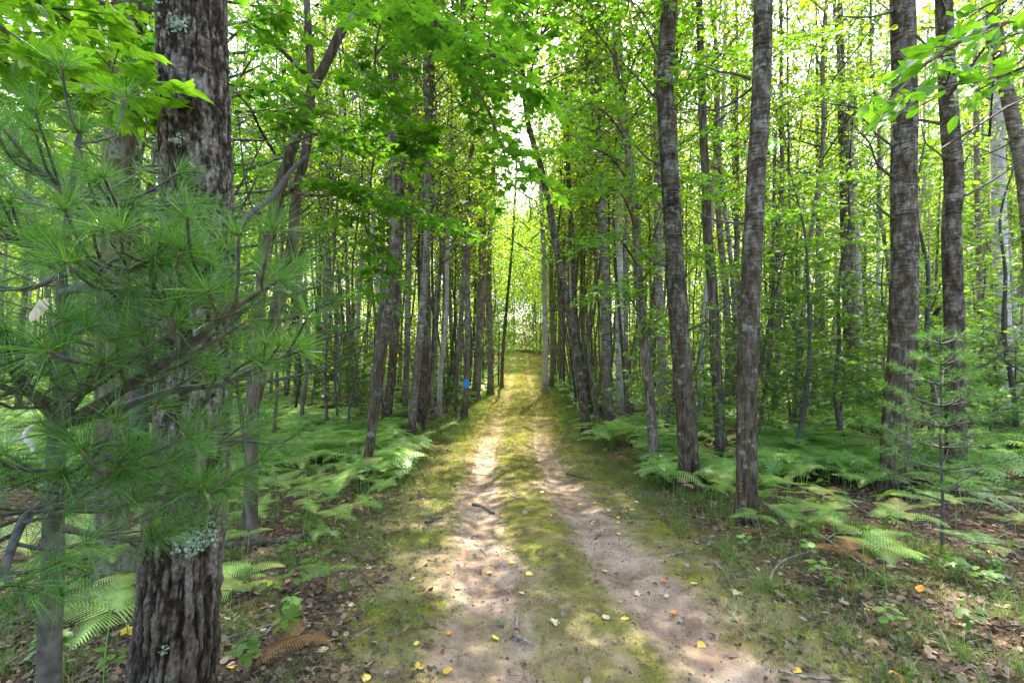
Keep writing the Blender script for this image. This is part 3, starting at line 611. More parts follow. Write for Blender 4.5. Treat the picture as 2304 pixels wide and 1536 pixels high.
# --- stems one can tell apart, left of the trail
A_, AP, AD, MB = M['aspen'], M['aspen_pale'], M['aspen_dark'], M['maple']
key_tree([(815, 1092), (838, 960), (855, 840), (872, 700), (885, 590), (892, 480), (893, 300), (890, 180), (886, 0)], 23, 16, AD, 'grey tree nearest the trail on the left, foot bent out to the left', 0)
key_tree([(828, 985), (842, 850), (862, 680), (878, 578), (884, 470), (880, 300)], 16, 12, MB, 'thin rust speckled stem crossing behind the left trailside tree', 3, d=9.2)
key_tree([(866, 962), (880, 850), (892, 700), (898, 560), (902, 400), (915, 250), (905, 60)], 24, 16, AD, 'dark trunk just right of the bent trailside tree on the left', 1)
key_tree([(923, 995), (935, 860), (948, 720), (958, 600), (962, 450), (960, 280), (958, 100)], 20, 14, A_, 'slim grey leaning stem, first of the pair midway to the blue blaze', 2)
key_tree([(944, 950), (953, 830), (960, 700), (956, 560), (965, 400), (975, 280), (968, 100)], 28, 18, AD, 'thick grey trunk, second of the pair midway to the blue blaze', 1)
key_tree([(962, 905), (978, 760), (990, 610), (1008, 480), (1022, 330)], 15, 9, A_, 'slender stem slanting right behind the thick grey trunk', 5)
key_tree([(987, 932), (992, 830), (1000, 762), (1005, 680), (1008, 500), (1015, 330)], 14, 9, AP, 'pale slender stem with a kink, left of the blue blazed tree', 3)
blz, bP, bR = key_tree([(1043, 940), (1049, 870), (1052, 760), (1052, 560), (1060, 380), (1062, 200)], 16, 11, A_, 'tree with a blue paint blaze left of the trail', 2, 'aspen_tree')
key_tree([(1069, 898), (1077, 800), (1082, 660), (1086, 560), (1086, 400), (1090, 200)], 22, 17, A_, 'straight grey trunk just right of the blue blazed tree', 0)
key_tree([(1104, 890), (1103, 780), (1100, 600), (1107, 450), (1112, 300)], 17, 12, A_, 'straight trunk third from the trail edge on the left beyond the blaze', 4)
key_tree([(1129, 872), (1131, 800), (1140, 690), (1152, 560), (1160, 420)], 9, 6, MB, 'thin dark stem leaning over the left edge of the trail', 5)
key_tree([(712, 905), (716, 780), (718, 650), (722, 520), (722, 350)], 13, 10, AD, 'dark thin stem at centre left, left one of a close pair', 2)
key_tree([(733, 910), (736, 780), (738, 650), (735, 520), (740, 350)], 15, 11, A_, 'grey stem at centre left, right one of a close pair', 0)
key_tree([(612, 1010), (622, 900), (625, 780), (630, 660)], 9, 6, MB, 'thin sapling stem among the ferns right of the large trunk', 5)
# blaze: paint on the bark, wrapped round the stem
bl = np.array(blz.location); dz = bl[1]; zc = CZ-(862-768)/FP*dz; hh = 14/FP*dz
g = Geo(); k = 9; aa = np.linspace(-PI*.5-.95, -PI*.5+.95, k)
rows = 5; V = []
for q in range(rows):
    z = zc-hh/2*1.3+hh*1.3*q/(rows-1); cx = np.interp(z, [p[2] for p in bP], [p[0] for p in bP])-bl[0]; rr = float(np.interp(z, [p[2] for p in bP], bR))*1.06+.004
    V.append(np.stack([cx+rr*np.cos(aa), rr*np.sin(aa), np.full(k, z-bl[2])+(.01*np.sin(aa*9) if q in (0, rows-1) else 0)], -1))
V = np.concatenate(V); F = [[r_*k+c, r_*k+c+1, (r_+1)*k+c+1, (r_+1)*k+c] for r_ in range(rows-1) for c in range(k-1)]
g.add(V, F); g.build('paint_blaze', M['blue'], blz)

# --- right of the trail
key_tree([(1226, 882), (1227, 780), (1224, 600), (1218, 450), (1215, 300)], 15, 10, AP, 'sunlit slim trunk, nearest the trail edge on the far right side', 4)
key_tree([(1241, 872), (1243, 780), (1240, 620), (1245, 420)], 13, 9, A_, 'slim trunk second in from the right edge of the trail far ahead', 0)
key_tree([(1262, 870), (1262, 760), (1258, 600), (1262, 400)], 12, 9, A_, 'slim trunk third in from the right edge of the trail far ahead', 6)
key_tree([(1323, 978), (1306, 860), (1282, 710), (1262, 610), (1250, 545), (1235, 460), (1215, 370), (1190, 285), (1178, 190)], 24, 13, AD, 'dark mossy trunk leaning left over the right edge of the trail', 5)
key_tree([(1330, 932), (1312, 820), (1296, 740), (1290, 600), (1284, 500), (1278, 380)], 18, 12, AD, 'second leaning stem crossing close behind the leaning trailside trunk', 3)
key_tree([(1292, 905), (1291, 800), (1286, 700), (1284, 560)], 12, 9, AP, 'pale thin stem seen left of the leaning trailside trunk', 3)
key_tree([(1369, 965), (1366, 850), (1362, 700), (1360, 560), (1352, 430), (1347, 280)], 25, 18, A_, 'straight trunk right of the leaning pair with maple leaves across it', 0)
key_tree([(1396, 930), (1395, 820), (1393, 650), (1392, 480), (1390, 250), (1382, 0)], 23, 17, AP, 'light grey trunk right behind the straight one, reaching the top edge', 4)
key_tree([(1492, 972), (1490, 830), (1483, 640), (1480, 480), (1478, 300)], 23, 18, A_, 'grey trunk between the maple and the dark banded trunk', 6)
key_tree([(1555, 1108), (1541, 900), (1527, 720), (1516, 560), (1508, 400), (1497, 220), (1500, 100), (1506, -10)], 46, 38, AD, 'dark banded trunk with grey rings, left of the two large right hand trunks', 1, seg=28)
key_tree([(1626, 1030), (1614, 860), (1604, 660), (1592, 520), (1588, 400), (1580, 240)], 27, 18, MB, 'nearly black slender trunk between the two large right hand trunks', 2)
key_tree([(1636, 935), (1640, 800), (1632, 640), (1618, 500), (1612, 300)], 19, 14, A_, 'grey trunk half hidden behind the nearly black slender one', 0)
key_tree([(1660, 905), (1660, 760), (1657, 500), (1650, 300), (1648, 120)], 14, 11, AD, 'thin dark trunk directly left of the reddish brown trunk', 5)
key_tree([(1685, 1180), (1680, 1040), (1682, 850), (1690, 640), (1700, 430), (1712, 220), (1717, -10)], 46, 42, AD, 'reddish brown trunk nearest on the right of the trail, pale rings high up', 1, seg=32)
key_tree([(1810, 960), (1797, 820), (1786, 680), (1778, 520), (1775, 380)], 11, 6, MB, 'spindly dark sapling stem right of the reddish brown trunk', 5)
key_tree([(1868, 938), (1856, 800), (1845, 660), (1842, 540)], 17, 11, MB, 'thin dark stem leaning left with hazel leaves beside it', 3)
key_tree([(1906, 938), (1909, 800), (1905, 680), (1900, 500), (1895, 300), (1890, 60)], 24, 17, AD, 'dark trunk standing just left of the white barked one', 2)
key_tree([(1930, 908), (1931, 760), (1929, 600), (1922, 420), (1915, 280)], 20, 15, AP, 'white barked trunk standing out between darker ones on the right', 4)
key_tree([(2013, 1118), (2018, 950), (2032, 760), (2035, 560), (2033, 400), (2035, 230), (2030, -10)], 60, 50, AD, 'thick dark trunk with pale bands on the right, pine boughs at its foot', 1, seg=34)
key_tree([(2152, 1092), (2150, 900), (2147, 740), (2141, 512), (2146, 400), (2132, 200), (2124, -10)], 42, 35, AD, 'dark ringed trunk to the right of the thick banded one', 6, seg=26)
key_tree([(2268, 948), (2262, 800), (2252, 620), (2246, 420), (2240, 200), (2225, 20)], 34, 28, AP, 'white aspen trunk near the right edge', 4, seg=22)
key_tree([(2330, 960), (2325, 700), (2312, 480), (2290, 320), (2262, 190), (2240, 60)], 30, 26, A_, 'grey trunk bowing in from the right edge across the white one', 0, d=9.5, seg=20)
key_tree([(2205, 935), (2208, 780), (2203, 600), (2198, 380), (2195, 150)], 15, 12, A_, 'slim grey trunk between the ringed trunk and the white one', 2)

# --- maple with flat layers of bright leaves, right of the trail
m3, P3, R3 = key_tree([(1476, 1062), (1463, 900), (1448, 760), (1438, 640), (1432, 520), (1422, 400), (1407, 300), (1395, 240)], 25, 18, MB, 'slender maple with layered bright leaves, right of the trail', None, 'maple_tree', H=8, seg=16)
l3 = np.array(m3.location); D3 = l3[1]
def lay(p, seed, n=22, ln=.75, ls=.105, per=9, m=M['mleaf_l'], r0=.02): leafy(m3, l3, p, r0, .004, m, MAPLE_S, ls, n, ln, seed, start=.2, per=per, flat=.3)
lay([at(1410, 320, D3), at(1370, 260, 7.6), at(1310, 230, 6.8), at(1230, 240, 6.2)], 401, 30, .9)
lay([at(1405, 300, D3), at(1440, 240, 7.8), at(1510, 190, 7.2), at(1600, 170, 6.8)], 402, 26, .9)
lay([at(1425, 430, D3), at(1380, 360, 7.6), at(1320, 330, 7.0), at(1240, 340, 6.4)], 403, 30, .9)
lay([at(1432, 520, D3), at(1400, 440, 7.8), at(1350, 420, 7.2), at(1290, 430, 6.8)], 404, 28, .8)
lay([at(1435, 600, D3), at(1400, 545, 7.6), at(1360, 530, 7.2), at(1310, 555, 6.8)], 405, 24, .7)
lay([at(1445, 720, D3), at(1410, 660, 7.8), at(1370, 640, 7.4), at(1330, 680, 7.0)], 406, 20, .6)
lay([at(1430, 480, D3), at(1480, 420, 8.0), at(1540, 400, 7.8), at(1620, 410, 7.6)], 407, 22, .8)
lay([at(1440, 640, D3), at(1480, 590, 8.0), at(1540, 570, 7.9), at(1600, 590, 7.8)], 408, 18, .7)
lay([at(1450, 770, D3), at(1480, 720, 8.1), at(1520, 700, 8.0)], 409, 12, .5)
lay([at(1398, 250, D3), at(1385, 140, 8.0), at(1330, 60, 7.4), at(1280, 20, 6.8)], 410, 26, .9)
lay([at(1398, 250, D3), at(1430, 130, 8.0), at(1500, 50, 7.4), at(1580, 20, 7.0)], 411, 26, .9)
# a second layered maple further right, between the reddish trunk and the thick banded one
m4, P4, R4 = key_tree([(1700, 1000), (1725, 850), (1738, 700), (1740, 500), (1745, 300)], 10, 7, MB, 'slim maple with wide flat leaf layers behind the reddish brown trunk', None, 'maple_tree', H=8)
l4 = np.array(m4.location); D4 = l4[1]
for i, (yy, x1, dd) in enumerate([(200, 1900, 8), (300, 1560, 9), (390, 1930, 8.5), (440, 1600, 9), (540, 1880, 8), (600, 1620, 9.5), (660, 1850, 8.5), (120, 1600, 8), (80, 1850, 8), (480, 1760, 7.5)]):
    leafy(m4, l4, [at(1740, yy+50, D4), at((1740+x1)/2, yy+8, (D4+dd)/2), at(x1, yy, dd)], .016, .004, M['mleaf_l'] if i % 2 else M['uleaf'], MAPLE_S, .11, 24, .85, 430+i, start=.1, per=9, flat=.3)

# twigs and bare branches on right-hand trunks
def snag(parent, pts, r0, label=None):
    lo = np.array(parent.location); g = Geo(); wood(g, np.array(pts)-lo, r0, .004, step=.08, seg=6); g.build('branch', M['twig'], parent)
big_r = {o.get('label', ''): o for o in bpy.data.objects if o.get('category') == 'tree'}
tb = [o for l, o in big_r.items() if l.startswith('thick dark trunk with pale')][0]; db = tb.location[1]
snag(tb, [at(2010, 400, db), at(1975, 370, db-.3), at(1955, 320, db-.5), at(1920, 280, db-.8)], .022)
snag(tb, [at(2010, 330, db), at(1970, 300, db-.2), at(1945, 270, db-.3), at(1915, 240, db-.5)], .018)
snag(tb, [at(2012, 25, db), at(1960, 38, db-.2), at(1905, 38, db-.4), at(1885, 35, db-.5)], .022)
tb = [o for l, o in big_r.items() if l.startswith('dark ringed trunk')][0]; db = tb.location[1]
snag(tb, [at(2135, 360, db), at(2105, 340, db-.2), at(2080, 315, db-.4), at(2070, 250, db-.4)], .016)
snag(tb, [at(2155, 330, db), at(2190, 290, db), at(2240, 240, db), at(2260, 215, db)], .015)
tb = [o for l, o in big_r.items() if l.startswith('reddish brown')][0]; db = tb.location[1]
snag(tb, [at(1690, 178, db), at(1650, 165, db), at(1620, 162, db), at(1590, 150, db+.1), at(1545, 138, db+.1)], .022)
tb = [o for l, o in big_r.items() if l.startswith('dark banded')][0]; db = tb.location[1]
snag(tb, [at(1490, 372, db), at(1455, 355, db-.2), at(1425, 320, db-.4), at(1400, 285, db-.6)], .02)
snag(tb, [at(1482, 225, db), at(1455, 200, db-.2), at(1400, 140, db-.4), at(1370, 125, db-.5)], .018)
snag(tb, [at(1483, 130, db), at(1465, 90, db-.1), at(1440, 40, db-.2), at(1420, 0, db-.3)], .022)

lab2 = {o.get('label', ''): o for o in bpy.data.objects if o.get('category') == 'tree'}
def by(t): return [o for l, o in lab2.items() if l.startswith(t)][0]
for i, (t, H, h0, rad, nb, per, dx, dy, mt_) in enumerate([('dark banded trunk', 15, 8, 4.0, 60, 110, -2.6, 1.0, 'aleaf'), ('reddish brown trunk', 14, 6.5, 3.8, 54, 100, -1.8, .3, 'aleaf'), ('grey tree nearest the trail', 14, 7, 3.6, 50, 100, 1.5, .4, 'aleaf'),
        ('thick dark trunk with pale', 15, 7.5, 3.6, 40, 90, 0, 0, 'aleaf'), ('leaning dark maple', 11, 7, 2.8, 30, 70, 1.6, 1.0, 'mleaf'), ('dark trunk just right of the bent', 15, 8, 4.0, 56, 110, 2.4, .5, 'aleaf'), ('grey trunk between the maple', 15, 8, 3.2, 44, 100, -1.6, 0, 'aleaf'), ('slender maple with layered', 12, 7.5, 3.2, 44, 90, -2.2, 1.5, 'mleaf'), ('slim grey leaning stem', 15, 8.5, 3.2, 44, 100, 1.8, 0, 'aleaf')]):
    shade_crown(by(t), 710+i, H, h0, rad, nb, per, dx, dy, mt_)  # added crowns, shifted over the trail to shade its near end
# ------------------------------------------------------------------ fill of the stand: aspens one can tell apart as things
LM = [(30, 'left edge'), (260, 'mossy left trunk'), (430, 'large furrowed trunk'), (610, 'leaning leafy maple'), (725, 'close pair of stems'), (850, 'bent trailside tree'), (950, 'paired grey trunks'), (1050, 'blue blazed tree'),
      (1175, 'far end of the trail'), (1290, 'trunk leaning over the trail'), (1370, 'straight trailside trunk'), (1450, 'slender layered maple'), (1530, 'dark banded trunk'), (1610, 'nearly black trunk'), (1690, 'reddish brown trunk'), (1800, 'spindly sapling stem'), (1925, 'white barked trunk'), (2025, 'thick banded trunk'), (2145, 'dark ringed trunk'), (2255, 'white aspen'), (2310, 'right edge')]
def where(x, y):
    px = 1152+x/y*FP; k = min(LM, key=lambda t: abs(t[0]-px)); side = 'left' if px < k[0] else 'right'
    ds = 'close by' if y < 7 else 'near' if y < 12 else 'midway' if y < 18 else 'far' if y < 26 else 'very far'
    return f'{ds}, just {side} of the {k[1]}'
def settle():                                             # look-alikes in one spot are told apart by their distance
    by = {}
    for o in bpy.data.objects:
        if o.parent is None and o.get('label') and o.get('group'): by.setdefault(o['label'], []).append(o)
    nth = ['nearest', 'second', 'third', 'fourth', 'fifth', 'sixth', 'seventh', 'eighth']
    for l, os_ in by.items():
        if len(os_) > 1:
            os_.sort(key=lambda o: o.location[0]**2+o.location[1]**2)
            for i, o in enumerate(os_[:8]): o['label'] = (nth[i] if i else 'nearest')+' '+l
kinds = ['straight grey aspen', 'stout dark aspen', 'slim crooked aspen', 'thin brown stem', 'pale barked aspen', 'very thin dark aspen', 'yellowing grey aspen']
placed = list(key_xy); tries = 0; nfill = 0; used = [False]*7
rf = np.random.default_rng(21)
NF = 285
while nfill < NF and tries < 20000:
    tries += 1
    y = 10.5+(rf.random()**.8)*27; half = y*1.10
    u = rf.random()
    if nfill < 70: y = 15+30*rf.random(); half = y*1.1; lat = (2.0+1.6*rf.random())*(1 if rf.random() < .5 else -1); x = float(pathx(y))+lat
    elif u < .45: lat = (2.0+rf.exponential(2.6))*(1 if rf.random() < .5 else -1); x = float(pathx(y))+lat
    else: x = (rf.random()*2-1)*half
    lat = x-float(pathx(y))
    if abs(lat) < 2.15+.25*rf.random() or abs(x) > half: continue
    if y < 13 and rf.random() < .55: continue
    if x > 0 and y < 12 and rf.random() < .5: continue
    if min((x-a)**2+(y-b)**2 for a, b in placed) < (.55+.012*y)**2: continue
    placed.append((x, y)); k = rf.choice(7, p=[.16, .06, .24, .16, .12, .18, .08]); s = .85+.35*rf.random()
    if abs(lat) < 3.6: k = rf.choice([2, 3, 5]); s = .9+.3*rf.random()
    lab = f'{kinds[k]} {where(x, y)}'
    o = dup(protos[k], (x, y, float(gz(x, y))), rf.random()*6.28, s, label=lab, group='aspens filling the stand on both sides of the trail')
    nfill += 1
def kill(o):
    for c in KIDS.get(o.name, []): kill(c)
    bpy.data.objects.remove(o)
# far trees beyond what one can tell apart: one mass
g = Geo(); r = np.random.default_rng(31)
cent = []
while len(cent) < 1150:
    y = 23+(r.random()**.85)*65; x = (r.random()*2-1)*(y*1.15+3); lat = abs(x-float(pathx(y)))
    if y < 64 and lat < 2.2: continue
    if y < 37 and r.random() < .4: continue
    cent.append((x, y))
LPs = []; 
for (x, y) in cent:
    z0 = float(gz(x, y)); Hh = 15+8*r.random(); rr = .03+.05*r.random()
    le = r.normal(size=2)*.5; 
    tube(g, [(x, y, z0-.2), (x+le[0]*.3, y+le[1]*.3, z0+Hh*.35), (x+le[0], y+le[1], z0+Hh)], [rr, rr*.8, rr*.2], seg=5, step=3, mat=int(r.random()*3)+2)
    n = 420; t = r.random(n)**.8; h = Hh*(.33+.7*t)
    nc = 16; cc = np.c_[r.normal(size=(nc, 2))*1.15, r.random(nc)*Hh*.65+Hh*.36]
    q = cc[r.integers(0, nc, n)]+r.normal(size=(n, 3))*.42
    LPs.append(q+np.array([x, y, z0]))
    for q_ in range(3): nu = 45; q = r.normal(size=(nu, 3))*np.array([.8, .8, .35])+np.array([x, y, z0])+np.array([0, 0, 1])*(.4+6*r.random()); LPs.append(q) if y > 34 else None
for i in range(230):                                       # boughs meeting over the far end of the trail
    y = 44+20*r.random(); x = float(pathx(y))+(r.random()*2-1)*2.6; z = float(gz(x, y))+6+(9-.02*y)*r.random()**.8
    LPs.append(r.normal(size=(55, 3))*np.array([.55, .6, .3])+np.array([x, y, z]))
for i in range(850):                                        # leafy end wall where the trail bends away
    y = 66+16*r.random(); x = 1+(r.random()*2-1)*9; z = float(gz(x, y))+.2+21*r.random()
    LPs.append(r.normal(size=(90, 3))*np.array([.8, .8, .5])+np.array([x, y, z]))
for i in range(1500):                                      # undergrowth and low boughs all along the far side
    y = 50+42*r.random(); x = (r.random()*2-1)*(y*1.12)
    if y < 64 and abs(x-float(pathx(y))) < 4: continue
    LPs.append(r.normal(size=(60, 3))*np.array([1.1, .9, .6])+np.array([x, y, float(gz(x, y))+.3+8*r.random()**1.3]))
LPs = np.concatenate(LPs); n = len(LPs)
yl = r.random(n) < .06
for sel, mi in ((~yl, 0), (yl, 1)):
    k = sel.sum(); place(DIAM[0], DIAM[1], LPs[sel], nrm(r.normal(size=(k, 3))+np.array([0, 0, .4])), r.normal(size=(k, 3)), .15+.12*r.random(k), g, mi, r.random(k))
props(g.build('distant_woodland', [M['aleaf'], M['aleaf_y'], M['aspen'], M['aspen_dark'], M['aspen_pale']], smooth=False), 'far off stand of aspen closing the view behind the nearer trunks', 'woodland', kind='stuff')

# ------------------------------------------------------------------ understorey saplings and shrubs
def proto_sapling(seed, H, n, mat, tmpl, ls, name, spread):
    r = np.random.default_rng(seed); e = empty(name, (0, 0, -100), 'x', 'sapling' if name == 'sapling' else 'shrub')
    g = Geo(); L = Geo(); zz = np.linspace(0, H, 6); off = np.cumsum(r.normal(size=(6, 2))*.07*H/3, 0); off -= off[0]
    tube(g, np.c_[off, zz-.05], .009*H*(1-.8*zz/H)+.002, seg=6, step=.3)
    A = []; B = []; LP = []; TT = []
    for i in range(n):
        t = .15+.85*(i+.5)/n; h = H*t; b = np.array([np.interp(h, zz, off[:, 0]), np.interp(h, zz, off[:, 1]), h]); az = i*2.4+r.normal()*.4
        ln = spread*(1.1-.7*t)*(.6+.6*r.random()); v = np.array([np.cos(az), np.sin(az), .15+.3*r.random()]); p1 = b+v*ln
        A.append(b); B.append(p1)
        m = int(9*ln/.5)+4
        for k in range(m):
            c = b+(p1-b)*(.25+.75*(k+r.random())/m); sd_ = np.array([-v[1], v[0], 0])*(1 if k % 2 else -1); q = c+sd_*(.05+.3*ln*r.random()*(1-.5*k/m))+r.normal(size=3)*np.array([.03, .03, .04])
            A.append(c); B.append(q); LP.append(q); TT.append(sd_+v*.5+r.normal(size=3)*.4)
            if r.random() < .6: LP.append(c+r.normal(size=3)*.05); TT.append(v)
    LP = np.array(LP); m = len(LP)
    place(tmpl[0], tmpl[1], LP, r.normal(size=(m, 3))*.35+np.array([0, 0, 1]), np.array(TT), ls*(.6+.6*r.random(m)), L, 0, r.random(m))
    sticks(g, A, B, .0045, .0015); g.build('stem', M['twig'], e); L.build('leaves', mat, e)
    return e
saps = [proto_sapling(61, 3.2, 26, M['uleaf'], MAPLE_S, .10, 'sapling', .9), proto_sapling(62, 2.2, 22, M['uleaf'], ROUND, .085, 'hazel_shrub', .8),
        proto_sapling(63, 4.6, 34, M['mleaf_l'], MAPLE_S, .10, 'sapling', 1.2), proto_sapling(64, 1.5, 16, M['uleaf'], ROUND, .08, 'hazel_shrub', .6),
        proto_sapling(65, 5.6, 44, M['uleaf'], ROUND, .085, 'sapling', 1.3)]
sn = ['maple sapling', 'leafy hazel shrub', 'tall bright maple sapling', 'low hazel shrub', 'tall slender sapling']
# chosen spots seen in the photo, then a scatter
spots = [(1780, 985, 2), (1850, 950, 4), (1880, 960, 1), (1905, 1000, 0), (1985, 960, 4), (2075, 975, 2), (2190, 960, 4), (2250, 990, 0), (2120, 950, 2), (1740, 950, 4), (1560, 940, 1), (1590, 960, 0), (1450, 940, 1), (1500, 930, 3), (800, 915, 1), (760, 905, 2), (680, 910, 4), (840, 905, 1), (1300, 900, 3), (2290, 1010, 4), (1955, 930, 0), (2040, 930, 4), (1820, 915, 2), (1690, 925, 1), (640, 905, 0), (700, 935, 1), (2230, 925, 2), (2170, 920, 1)]
sp = [(hit(px, py), k) for px, py, k in spots]
while len(sp) < 118:
    y = 8+r.random()*24; x = (r.random()*2-1)*y*1.08; lat = x-float(pathx(y))
    if abs(lat) < 2.6: continue
    if x < 0 and r.random() < .35: continue
    if abs(x/y) > .55 or y > 13 or True: sp.append((np.array([x, y, float(gz(x, y))]), int(r.choice(5, p=[.25, .2, .2, .15, .2]))))
for p, k in sp:
    dup(saps[k], p, r.random()*6.28, .8+.45*r.random(), label=f'{sn[k]} {where(p[0], p[1])}', group='saplings and shrubs under the aspens')
for o in protos+saps: kill(o)

# ------------------------------------------------------------------ pines
def needles(g, C, D_, n, ln, wd, r, spread=.9, mat=0, bend=.22, lo_=0., hi_=1.):
    """n needles at each point of C pointing roughly along D_"""
    C = np.repeat(C, n, 0); D_ = np.repeat(nrm(D_), n, 0); m = len(C)
    rv = r.normal(size=(m, 3)); rad = nrm(rv-D_*(rv*D_).sum(1, keepdims=True))
    ang = (.25+spread*r.random((m, 1)))
    v = nrm(D_*np.cos(ang)+rad*np.sin(ang)); L = ln*(.7+.5*r.random((m, 1)))
    up = np.array([0, 0, -1.])
    p1 = C+v*L*.5+up*L*bend*.18; p2 = C+v*L+up*L*bend*(.5+r.random((m, 1))*.5)
    s = nrm(np.cross(v, r.normal(size=(m, 3))))*wd/2
    V = np.stack([C-s, C+s, p1+s*.9, p1-s*.9, p2], 1).reshape(-1, 3)
    b = np.arange(m)[:, None]*5; rn = lo_+(hi_-lo_)*np.clip(r.random(m), 0, 1)
    n0 = g.n; g.v.append(V.astype(np.float32)); g.n += len(V)
    g.f.append((b+np.array([[0, 1, 2, 3]])+n0, mat, rn.astype(np.float32))); g.f.append((b+np.array([[3, 2, 4]])+n0, mat, rn.astype(np.float32)))
def pine_branch(parent, lo, pts, r0, seed, nsub=7, sub=.24, ln=.078, wd=.0010, dens=1.0, start=.3, shoots=True):
    r = np.random.default_rng(seed); g = Geo(); L = Geo(); P, _ = wood(g, np.array(pts)-lo, r0, .0035, step=.03)
    n = len(P); dr = nrm(np.gradient(P, axis=0))
    lines = [(P[int(n*.72):], 1.0)]
    for i in range(nsub):
        t = start+(1-start)*(i+.5)/nsub; k = min(int(t*(n-1)), n-2)
        sd_ = nrm(np.cross(dr[k], [0, 0, 1.]))*(1 if i % 2 else -1)
        v = nrm(dr[k]*.9+sd_*(.55+.3*r.random())+np.array([0, 0, .12+r.normal()*.2])); l_ = sub*(.6+.7*r.random())*(1.1-.5*t)
        q = [P[k], P[k]+v*l_*.5+r.normal(size=3)*.01, P[k]+v*l_+np.array([0, 0, .2*l_])]
        Q, _ = tube(g, q, [.0035, .003, .0025], seg=5, step=.03); lines.append((Q, .75))
    for Q, f in lines:
        m = len(Q); D_ = nrm(np.gradient(Q, axis=0)) if m > 2 else np.repeat(nrm(Q[-1:]-Q[:1]), m, 0)
        k = int(m*(1-.7)); idx = np.arange(k, m)
        needles(L, Q[idx], D_[idx], max(3, int(14*dens*f)), ln, wd, r, spread=.95, hi_=.7)
        needles(L, Q[-1:], D_[-1:], int(75*dens*f), ln*1.1, wd, r, spread=1.0, lo_=.25)           # terminal tuft
        if shoots:
            e_ = Q[-1]; tube(g, [e_-D_[-1]*.03, e_, e_+D_[-1]*.008], [.0018, .0023, .0008], seg=6, step=.01, mat=1)
            for q in range(3): tube(g, [e_, e_+nrm(D_[-1]+r.normal(size=3)*.7)*.009], [.0014, .0005], seg=5, step=.01, mat=1)
    b = g.build('branch', [M['pinebark'], M['shoot']], parent); L.build('needles', M['needle'], b, smooth=False)
ps = empty('pine_sapling', at(118, 1720, 1.05), 'young white pine with long soft needles filling the left foreground', 'sapling')
ps.location[2] = float(gz(ps.location[0], 1.05)); plo = np.array(ps.location)
g = Geo(); S = [(plo[0], 1.05, plo[2]-.1)]+[at(x, y, dd) for x, y, dd in [(112, 1536, 1.05), (118, 1350, 1.05), (122, 1120, 1.05), (130, 960, 1.05), (140, 800, 1.05), (140, 620, 1.05), (158, 450, 1.05), (175, 330, 1.05)]]
tube(g, np.array(S)-plo, [.022, .021, .02, .018, .016, .012, .010, .006, .004], seg=12, step=.03, bump=.08); g.build('trunk', M['pinebark'], ps)
PB = [  # (points px,py,depth) measured on the photo
 [(175, 330, 1.05), (178, 312, 1.05), (180, 300, 1.05)],
 [(158, 450, 1.05), (110, 400, 1.02), (50, 352, 1.0)], [(158, 450, 1.05), (230, 460, 1.02), (300, 458, .98)], [(158, 450, 1.05), (120, 470, 1.2), (60, 440, 1.35)], [(158, 450, 1.05), (175, 440, 1.12), (190, 425, 1.2)],
 [(142, 615, 1.05), (80, 575, 1.0), (5, 520, .95)], [(142, 615, 1.05), (220, 600, .98), (290, 655, .85)], [(142, 615, 1.05), (230, 605, 1.0), (300, 600, .9), (345, 580, .85)],
 [(142, 615, 1.05), (60, 650, 1.2), (-40, 640, 1.3)],
 [(140, 660, 1.05), (190, 650, 1.0), (300, 690, .95), (420, 650, .92), (470, 600, .9)],
 [(132, 955, 1.05), (230, 905, .98), (330, 840, .92), (410, 790, .9), (470, 740, .88), (525, 695, .87), (625, 632, .85)],
 [(132, 955, 1.05), (250, 925, 1.05), (380, 880, 1.08), (500, 862, 1.1), (600, 815, 1.12), (675, 790, 1.12)],
 [(132, 955, 1.05), (100, 900, .95), (40, 880, .85), (-60, 850, .8)], [(132, 955, 1.05), (80, 900, 1.0), (30, 840, .9), (10, 745, .8)],
 [(132, 955, 1.05), (190, 880, .92), (235, 815, .8)],
 [(138, 820, 1.05), (60, 780, 1.15), (-50, 770, 1.2)],
 [(120, 1140, 1.05), (230, 1145, 1.02), (330, 1120, 1.0), (420, 1120, .98), (500, 1100, .96)], [(122, 1130, 1.05), (150, 1090, .9), (140, 1058, .78)],
 [(120, 1140, 1.05), (40, 1150, 1.0), (-60, 1160, 1.0)], [(120, 1140, 1.05), (60, 1160, .85), (10, 1290, .7), (45, 1315, .66)],
 [(120, 1140, 1.05), (250, 1110, 1.2), (420, 1020, 1.3), (530, 990, 1.35), (600, 1000, 1.4)], [(118, 1180, 1.05), (200, 1200, 1.1), (330, 1210, 1.15), (400, 1170, 1.2)],
 [(118, 1300, 1.05), (60, 1340, .95), (-30, 1380, .9)], [(130, 1000, 1.05), (200, 1010, .95), (280, 1050, .85)],
]
for i, b in enumerate(PB):
    Ln = len(b); pine_branch(ps, plo, [at(*q) for q in b], .0045+.0012*Ln, 500+i, nsub=2+2*Ln-(Ln > 5)*2 if i else 2, sub=.17, start=.35 if Ln > 4 else .25, dens=1.0)

